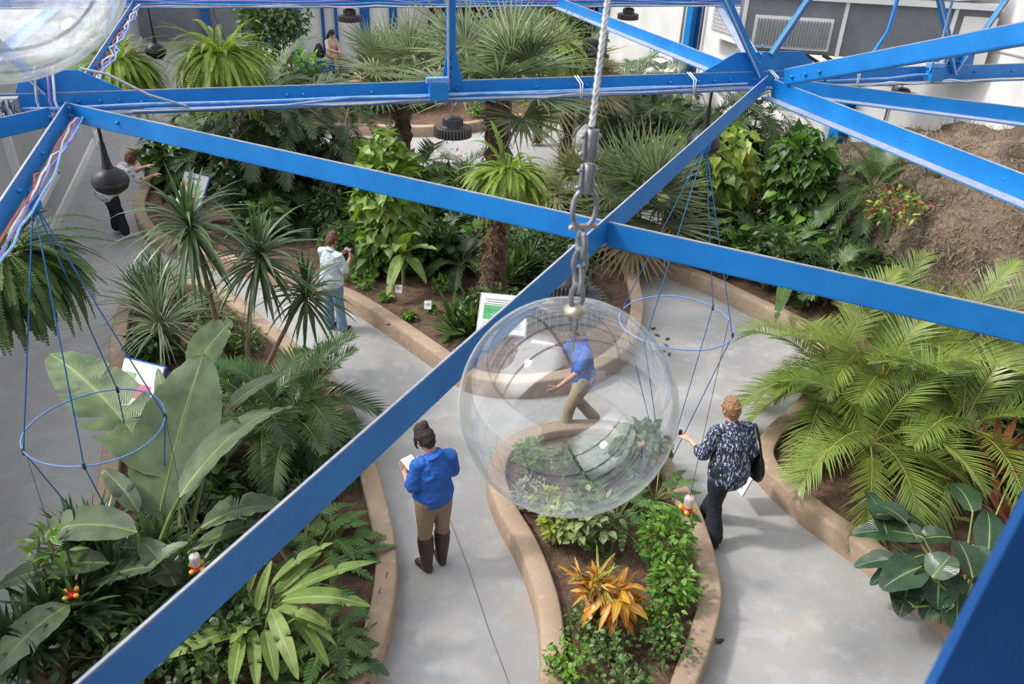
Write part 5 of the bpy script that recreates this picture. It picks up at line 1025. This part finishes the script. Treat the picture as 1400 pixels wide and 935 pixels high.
def head(g,c,f,m='skin',s=1.):
    """c head centre, f face direction"""
    f=norm(f); r=norm(np.cross(f,UP)); u=np.cross(r,f); R_=lambda x,y,z: c+r*x*s+f*y*s+u*z*s
    g.tube([R_(0,-.01,-.02),R_(0,-.008,.03),R_(0,-.008,.07)],[(.070*s,.086*s),(.076*s,.095*s),(.062*s,.075*s)],m,20,xdir=r)
    g.tube([R_(0,.03,-.085),R_(0,.025,-.05),R_(0,.01,-.01)],[(.034*s,.040*s),(.054*s,.058*s),(.064*s,.075*s)],m,18,xdir=r)
    g.tube([R_(0,.088,.02),R_(0,.110,-.022)],[.009*s,.014*s],m,8); 
    for x in (-1,1):
        g.tube([R_(x*.013,.098,-.026),R_(x*.014,.096,-.028)],.007*s,m,6)
        g.tube([R_(x*.074,-.004,.014),R_(x*.080,-.012,.0),R_(x*.074,-.004,-.026)],[.010*s,.012*s,.008*s],m,8)
        g.tube([R_(x*.018,.084,.036),R_(x*.045,.078,.036)],.008*s,m,6)
    return R_
def person(label,loc,face,J,o):
    """J joints in a local frame (x right, y forward, z up); face = heading angle of forward dir"""
    K=o.get('k',1.); t=thing('person',label,'person',loc,None); fx=v3(math.cos(face),math.sin(face),0); rx=v3(fx[1],-fx[0],0)
    T=lambda p: np.asarray(loc,float)+rx*p[0]+fx*p[1]+UP*p[2]; D=lambda d: rx*d[0]+fx*d[1]+UP*d[2]
    j={k:T(v) for k,v in J.items() if not k.endswith('_d')}; d={k:D(norm(v)) for k,v in J.items() if k.endswith('_d')}
    s=o.get('s',1.); fat=o.get('fat',1.); mm=lambda a,b,q: a+(b-a)*q
    hipc=(j['hipL']+j['hipR'])/2; hx=norm(j['hipR']-j['hipL']); shx=norm(j['shR']-j['shL']); chest=(j['shL']+j['shR'])/2; nb=chest+norm(chest-hipc)*.06
    waist=mm(hipc,chest,.38); g=G()
    bodyr=lambda k=1.,e=0: ([hipc-UP*.04,hipc+UP*.04,waist,mm(hipc,chest,.7),mm(hipc,chest,.93),nb],[(.160*fat*k+e,.112*fat*k+e),(.158*fat*k+e,.112*fat*k+e),(.135*fat*k+e,.100*fat*k+e),(.155*k+e,.112*k+e),(.165*k+e,.085*k+e),(.068*k+e,.058*k+e)])
    P_,R_=bodyr(.85); g.tube(P_,R_,'skin',22,xdir=hx)
    hc=j['head']; g.tube([nb-norm(hc-nb)*.03,mm(nb,hc,.5),mm(nb,hc,.85)],[.058,.052,.050],'skin',14)
    HR=head(g,hc,d['face_d'])
    for q in 'LR': arm(g,j['sh'+q],j['el'+q],j['wr'+q]); leg(g,j['hip'+q],j['kn'+q],j['an'+q],'skin',.93); hand(g,j['wr'+q],d['ha%s_d'%q],d['pa%s_d'%q],o.get('curl',.6))
    for q in 'LR': g.tube([j['an'+q]-UP*.03,j['an'+q]-UP*.04+d['to%s_d'%q]*.12],[.028,.02],'skin',10)
    remesh(g,'body',t,o['skin'],.006,2)
    # eyes, mouth
    for x in (-1,1):
        g=G(); c=HR(x*.031,.080,.018); g.tube([c-d['face_d']*.004,c+d['face_d']*.002],.010,'eye',10); g.build('eye',t)
    g=G(); g.tube([HR(-.022,.080,-.055),HR(0,.088,-.055),HR(.022,.080,-.055)],.006,'lip',8); g.build('mouth',t)
    # trousers
    lf=o.get('legw',1.12); g=G(); P_,R_=bodyr(1.,.012); g.tube([hipc-UP*.07,hipc,hipc+UP*.05],[(.15*fat,.112*fat),(.170*fat,.124*fat),(.145*fat,.108*fat)],'skin',22,xdir=hx)
    for q in 'LR':
        e=mm(j['kn'+q],j['an'+q],o.get('hem',.97)); h=j['hip'+q]; k=j['kn'+q]; w=o.get('ankle',.055)
        bt=norm(np.cross(hx,UP))*0
        g.tube([h+UP*.02,mm(h,k,.35),mm(h,k,.75),k],[.098*lf*fat,.088*lf*fat,.070*lf,.064*lf],'skin',18); g.tube([k,mm(k,e,.35),mm(k,e,.8),e],[.064*lf,.062*lf,max(w,.05)*lf,w*lf],'skin',18,cap=False) if False else g.tube([k,mm(k,e,.35),mm(k,e,.8),e],[.064*lf,.062*lf,max(w,.05)*lf,w*lf],'skin',18)
    remesh(g,'trousers',t,o['trouser'],.008,3,.014,.07)
    # shirt
    g=G(); k_=o.get('shirtk',1.0); dn=o.get('shirtdown',.10); dd=norm(hipc-waist)
    hb_=hipc+dd*dn; g.tube([hb_,mm(hb_,waist,.4),waist,mm(hipc,chest,.7),mm(hipc,chest,.93),nb+(nb-chest)*.1],[(.192*fat*k_,.148*fat*k_),(.186*fat*k_,.143*fat*k_),(.162*fat*k_,.126*fat*k_),(.176*k_,.132*k_),(.160,.100),(.066,.058)],'skin',24,xdir=shx)
    for q in 'LR':
        S_=j['sh'+q]; e=mm(S_,j['el'+q],o.get('sleeve',.72)); g.tube([mm(S_,chest,.3)+UP*.0,S_,mm(S_,e,.5),e],[.060,.062,.062,o.get('cuff',.064)],'skin',16)
        if o.get('sleeve',.72)>=1: e2=mm(j['el'+q],j['wr'+q],o.get('fore',.4)); g.tube([j['el'+q],e2],[.064,.056],'skin',14)
    remesh(g,'shirt',t,o['shirt'],.008,3,o.get('wr',.022),.08)
    if o.get('collar'):
        g=G(); th=np.linspace(.35,2*PI-.35,20); up=norm(hc-nb); a=norm(d['face_d']-np.dot(d['face_d'],up)*up); b=np.cross(up,a)
        rows=[[nb+up*(-.01+.035*u)+(a*math.cos(q)*(.070+.012*(1-u))+b*math.sin(q)*(.076+.014*(1-u))) for q in th] for u in (0,.6,1)]+[[nb+up*(.02-.03*u)+(a*math.cos(q)+b*math.sin(q))*(.078+.02*u) for q in th] for u in (.2,1)]
        g.grid(np.array(rows).transpose(1,0,2)[None],o['shirt']); g.build('collar',t)
    # hair
    g=G(); H=HR
    kind=o['hair']
    g.tube([H(0,-.020,-.005),H(0,-.018,.04),H(0,-.012,.085)],[(.078,.090),(.086,.100),(.066,.080)],'skin',20,xdir=norm(np.cross(d['face_d'],UP)))
    if kind in('bun','short','bob'): g.tube([H(0,-.062,-.065),H(0,-.068,-.02),H(0,-.05,.03)],[(.055,.030),(.072,.045),(.08,.06)],'skin',18,xdir=norm(np.cross(d['face_d'],UP)))
    if kind=='bun': g.tube([H(0,-.055,.105),H(.008,-.065,.13)],[.042,.040],'skin',14); 
    if kind=='bun':
        for x in (-1,1): g.tube([H(x*.075,.035,.03),H(x*.082,.040,-.03),H(x*.072,.045,-.075)],[.010,.008,.004],'skin',8)
    if kind=='bob':
        for x in (-1,1): g.tube([H(x*.06,.0,.04),H(x*.078,-.008,-.02),H(x*.07,-.02,-.06)],[.03,.026,.02],'skin',12)
    if kind=='long':
        g.tube([H(0,-.06,.03),H(0,-.09,-.08),H(.02,-.10,-.2),H(.03,-.08,-.33)],[.08,.08,.065,.03],'skin',16)
    remesh(g,'hair',t,o['hairm'],.006,1,.016,.03)
    # footwear
    for q in 'LR':
        g=G(); a=j['an'+q]; td=d['to%s_d'%q]; f=v3(td[0],td[1],0); f=norm(f); gz=a.copy(); sole=a[2]-.075; 
        low=v3(a[0],a[1],sole); w=.040
        side=np.cross(f,UP); tl=td
        g.tube([a-UP*.03-f*.035,a-UP*.035+tl*.05,a-UP*.045+tl*.11,a-UP*.052+tl*.155],[(.038,.038),(.042,.036),(.044,.026),(.036,.018)],'skin',14,xdir=side)
        if o.get('boot'):
            k=j['kn'+q]; k=k+(a-k)*.05; top=mm(k,a,.12); g.tube([top,mm(k,a,.4),mm(k,a,.85),a-UP*.02],[.082,.080,.062,.055],'skin',16)
            g.tube([a-UP*.05-f*.03,a-UP*.066-f*.03],.030,'skin',12)
        remesh(g,'boot' if o.get('boot') else 'shoe',t,o['shoe'],.006,2)
        g=G(); g.tube([a-UP*.068-f*.03,a-UP*.068+tl*.06,a-UP*.068+tl*.15],[(.038,.008),(.044,.008),(.036,.008)],'skin',14,xdir=side); 
        for i_ in range(len(g.mats)): g.mats[i_]=MT[o.get('sole',o['shoe'])]
        g.build('sole',t)
    t.scale=(K,)*3; L0=np.asarray(loc,float); j={q:L0+(v-L0)*K for q,v in j.items()}
    return t,j,d,HR
def std(h=1.0,**k):
    J=dict(hipL=v3(-.085,0,.92),hipR=v3(.085,0,.92),knL=v3(-.095,.02,.49),knR=v3(.095,.02,.49),anL=v3(-.10,0,.085),anR=v3(.10,0,.085),shL=v3(-.175,-.01,1.39),shR=v3(.175,-.01,1.39),head=v3(0,.02,1.60),
      elL=v3(-.23,-.03,1.11),elR=v3(.23,-.03,1.11),wrL=v3(-.23,.08,.87),wrR=v3(.23,.08,.87),face_d=v3(0,1,0),haL_d=v3(0,.1,-1),haR_d=v3(0,.1,-1),paL_d=v3(1,0,0),paR_d=v3(-1,0,0),toL_d=v3(-.15,1,0),toR_d=v3(.15,1,0))
    for q,v in k.items(): J[q]=v3(*v)
    if h!=1:
        for q in J:
            if not q.endswith('_d'): J[q]=J[q]*h
            if q[:2]=='an': J[q][2]=.085
    return J
def slab(name,label,cat,c,u,v,w,h,t_,m,parts=()):
    u=norm(u); v=norm(v-np.dot(v,u)*u); n=np.cross(u,v); o=thing(name,label,cat,c); g=G(); g.box(c,(w,h,t_),m,np.stack([u,v,n],1)); g.build('cover',o,False)
    for (nm,a,b,ww,hh,mm_) in parts: g=G(); g.box(np.asarray(c)+u*a*w/2+v*b*h/2+n*(t_/2+.001),(ww*w,hh*h,.002),mm_,np.stack([u,v,n],1)); g.build(nm,o,False)
    return o
# woman in blue polo, back to us, writing on a pad at her left
pb=P(595,775,0); fc=math.radians(104)
J=std(.985,hipL=(-.085,0,.93),hipR=(.085,.01,.93),shL=(-.155,.02,1.38),shR=(.16,-.02,1.40),head=(-.055,.085,1.60),elL=(-.225,.02,1.10),wrL=(-.20,.22,1.14),elR=(.215,.02,1.13),wrR=(.02,.24,1.12),
      face_d=(-.35,.85,-.45),haL_d=(.45,.7,.15),paL_d=(.5,-.2,.9),haR_d=(-.8,.6,.1),paR_d=(-.3,-.3,-.8),toL_d=(-.25,1,0),toR_d=(.1,1,0),anL=(-.09,.0,.085),anR=(.085,.02,.085))
t,j,d,HR=person('woman in a royal blue polo, khaki trousers and brown boots writing on a pad',pb,fc,J,dict(skin='skin',shirt='polo',trouser='khaki',shoe='boot',boot=1,hair='bun',hairm='hairb',collar=1,hem=.35,ankle=.062,legw=1.10,fat=1.02,k=.95,shirtdown=-.05,sleeve=.78,cuff=.070,wr=.03))
fx=v3(math.cos(fc),math.sin(fc),0); rx=v3(fx[1],-fx[0],0)
c=pb+rx*-.10+fx*.26+UP*1.11; slab('notepad','open white notepad held by the woman in the blue polo','notepad',c,rx+fx*.2,fx-UP*-.35,.12,.16,.010,'paper',(('ruled_line',0,.5,.8,.02,'greytxt'),('ruled_line',0,.2,.8,.02,'greytxt'),('ruled_line',0,-.1,.8,.02,'greytxt')))
g=G(); w=j['wrR']+d['haR_d']*.1; g.tube([w-v3(0,0,.04),w+v3(.03,-.02,.11)],[.003,.0045],'wirew',7); tag(g.build('pen',loc=w),'thin white pen in the hand of the woman in the blue polo','pen')
# woman in the streaked top walking away, handbag on her right shoulder
nb_=P(982,748,0); fc=math.radians(82)
J=std(.985,hipL=(-.085,.02,.95),hipR=(.09,.05,.95),knL=(-.085,.02,.50),anL=(-.075,-.10,.085),knR=(.08,.26,.56),anR=(.04,.34,.09),shL=(-.195,.10,1.40),shR=(.155,.12,1.41),head=(-.05,.17,1.61),elL=(-.29,.08,1.13),wrL=(-.36,.27,1.17),
      elR=(.22,.06,1.14),wrR=(.20,.26,1.08),face_d=(-.35,.9,-.15),haL_d=(-.55,.6,.2),paL_d=(.2,.1,-1),haR_d=(-.1,1,.1),paR_d=(-1,0,0),toL_d=(-.45,.9,0),toR_d=(.05,1,0))
t,j,d,HR=person('woman with short fair hair in a streaked navy top and black trousers walking away',nb_+v3(.02,.10,0),fc,J,dict(skin='skin2',shirt='streak',trouser='navy',shoe='black',hair='short',hairm='hairbl',legw=1.22,ankle=.078,fat=1.08,shirtk=1.04,k=.95,shirtdown=.06,sleeve=1.,fore=.35,wr=.03,hem=.88))
fx=v3(math.cos(fc),math.sin(fc),0); rx=v3(fx[1],-fx[0],0); S_=j['shR']
bc=S_+rx*.16-fx*.02-UP*.42; t=thing('handbag','black leather shoulder handbag on the woman in the streaked top','handbag',bc); g=G()
g.tube([bc-UP*.12-fx*.0,bc-UP*.04,bc+UP*.05,bc+UP*.12],[(.15,.06),(.16,.07),(.13,.05),(.08,.025)],'leatherk',18,xdir=fx); remesh(g,'bag_body',t,'leatherk',.008,3,.012,.06)
g=G(); q=np.linspace(0,PI,14); g.tube([bc+UP*.10+fx*.085*math.cos(a)+UP*.36*math.sin(a)-rx*(.10*math.sin(a)) for a in q],[(.012,.006)]*14,'leatherk',8); g.build('strap',t)
g=G(); g.tube([bc+rx*.072+UP*.0,bc+rx*.078],.012,'galv',10); g.build('clasp',t)
g=G(); w=j['wrL']+d['haL_d']*.12; g.tube([w-v3(0,0,.03),w+v3(0,0,.03)],.018,'black',10); tag(g.build('small_camera',loc=w),'small black object in the left hand of the woman in the streaked top','camera')
# man in the pale shirt looking at a camera
mb=P(459,450,0)+v3(0,-.02,0); fc=math.radians(38)
J=std(.985,knL=(-.10,.0,.49),knR=(.10,.03,.49),anR=(.12,.04,.085),anL=(-.13,-.02,.085),head=(0,.09,1.60),shL=(-.19,.02,1.40),shR=(.19,.02,1.40),elL=(-.22,.10,1.13),elR=(.24,.08,1.14),wrL=(-.07,.33,1.25),wrR=(.10,.34,1.22),face_d=(.05,.9,-.45),haL_d=(.3,.7,.5),haR_d=(-.3,.6,.6),paL_d=(1,.2,0),paR_d=(-1,.2,0))
t,j,d,HR=person('man in a pale short-sleeved shirt and faded jeans looking down at a camera',mb,fc,J,dict(skin='skin',shirt='wshirt',trouser='jeans',shoe='dshoe',hair='short',hairm='hairr',collar=1,legw=1.16,ankle=.072,fat=1.05,shirtk=1.06,k=.87,shirtdown=.0,sleeve=.92,cuff=.070,wr=.028))
c=(j['wrL']+j['wrR'])/2+(d['haL_d']+d['haR_d'])*.055; fx=v3(math.cos(fc),math.sin(fc),0); rx=v3(fx[1],-fx[0],0)
slab('camera','small silver and black camera held by the man in the pale shirt','camera',c,rx,UP-fx*.7,.12,.085,.03,'black',(('screen',-.1,0,.6,.7,'steel'),('top_plate',0,.85,1,.12,'galv')))
# bending person in the flowered shirt
tb=P(168,322,0); fc=math.radians(22)
J=std(.93,hipL=(-.085,-.10,.92),hipR=(.085,-.10,.92),knL=(-.14,-.04,.49),knR=(.14,.0,.49),anL=(-.17,-.04,.085),anR=(.17,.02,.085),shL=(-.17,.26,1.27),shR=(.17,.28,1.27),head=(0,.44,1.42),elL=(-.20,.46,1.12),wrL=(-.12,.68,1.20),elR=(.22,.46,1.05),wrR=(.17,.70,1.10),face_d=(.0,.9,-.25),haL_d=(0,1,.2),haR_d=(0,1,.2),paL_d=(0,0,-1),paR_d=(0,0,-1))
person('person in a flowered shirt and navy trousers bending forward with hands out',tb,fc,J,dict(skin='skin2',shirt='flower',trouser='navy',shoe='wshoe',hair='bob',hairm='hairr',hem=.88,legw=1.12,ankle=.072,fat=1.12,shirtk=1.08,shirtdown=.03,sleeve=.85,cuff=.070,collar=1))
# man behind the clear globe
kb=P(790,592,0); fc=math.radians(178)
J=std(1.0,hipL=(-.09,0,.93),hipR=(.09,.0,.93),knL=(-.08,.18,.53),anL=(-.06,.17,.12),knR=(.09,.02,.50),anR=(.08,-.26,.16),shL=(-.19,.06,1.40),shR=(.19,.06,1.40),head=(0,.13,1.62),elL=(-.30,.22,1.18),wrL=(-.32,.46,1.02),elR=(.25,.18,1.16),wrR=(.22,.38,1.28),face_d=(0,.9,-.3),haL_d=(0,.8,-.5),haR_d=(0,.9,.4),paL_d=(1,0,0),paR_d=(-1,0,.2),toR_d=(.1,.9,-.4),toL_d=(-.1,1,.15))
J['anL']=v3(-.06,.24,.09)
t,j,d,HR=person('man in a blue shirt and light khaki trousers striding left behind the clear globe',kb,fc,J,dict(skin='skin',shirt='polo',trouser='khakil',shoe='grayshoe',sole='wshoe',hair='short',hairm='hairb',collar=1,legw=1.16,ankle=.068,fat=1.05,sleeve=.8,cuff=.07,curl=.8,k=.88,shirtdown=.03))
w=j['wrR']+d['haR_d']*.10; g=G(); g.tube([w-v3(-.1,0,.02),w+v3(-.14,0,.06)],[.024,.024],'paper',12); tag(g.build('rolled_paper',loc=w),'rolled white paper in the hand of the man behind the globe','paper')
# seated person far away
sb=v3(2.75,YF-.62,.43); fc=math.radians(-60)
J=std(1.0,hipL=(-.09,0,.10),hipR=(.09,0,.10),knL=(-.11,.42,.12),knR=(.11,.42,.12),anL=(-.11,.44,-.30),anR=(.11,.44,-.30),shL=(-.17,.05,.56),shR=(.17,.05,.56),head=(0,.14,.77),elL=(-.22,.18,.32),elR=(.22,.18,.32),wrL=(-.08,.36,.28),wrR=(.08,.36,.28),face_d=(0,.8,-.55),haL_d=(.4,.8,0),haR_d=(-.4,.8,0),paL_d=(0,0,-1),paR_d=(0,0,-1))
J['anL'][2]=J['anR'][2]=-.345
person('seated person with long black hair and a tan top on the far ledge',sb,fc,J,dict(skin='skin2',shirt='cream',trouser='khaki',shoe='dshoe',hair='long',hairm='hairk',legw=1.1,sleeve=.9))
t=thing('backpack','dark backpack beside the seated person on the ledge','bag',sb+v3(-.35,0,.02)); g=G(); c=sb+v3(-.38,.05,.22); g.tube([c-UP*.18,c,c+UP*.16],[(.16,.12),(.17,.13),(.10,.08)],'black',16); remesh(g,'bag_body',t,'black',.012,3,.02,.08); g=G(); g.tube([c+UP*.2,c+UP*.26+v3(.03,0,0),c+UP*.2+v3(.06,0,0)],.01,'black',6); g.build('handle',t)
# person partly hidden behind the upper-left fern
qb=P(186,140,0); J=std(1.0,anL=(-.1,-.15,.085),anR=(.1,.2,.085),knR=(.1,.2,.5),haL_d=(0,.2,-1))
person('distant person in dark trousers and a red jacket half hidden behind the upper left fern',qb,math.radians(100),J,dict(skin='skin2',shirt='redc',trouser='navy',shoe='black',hair='short',hairm='hairk',sleeve=1.,fore=.9))
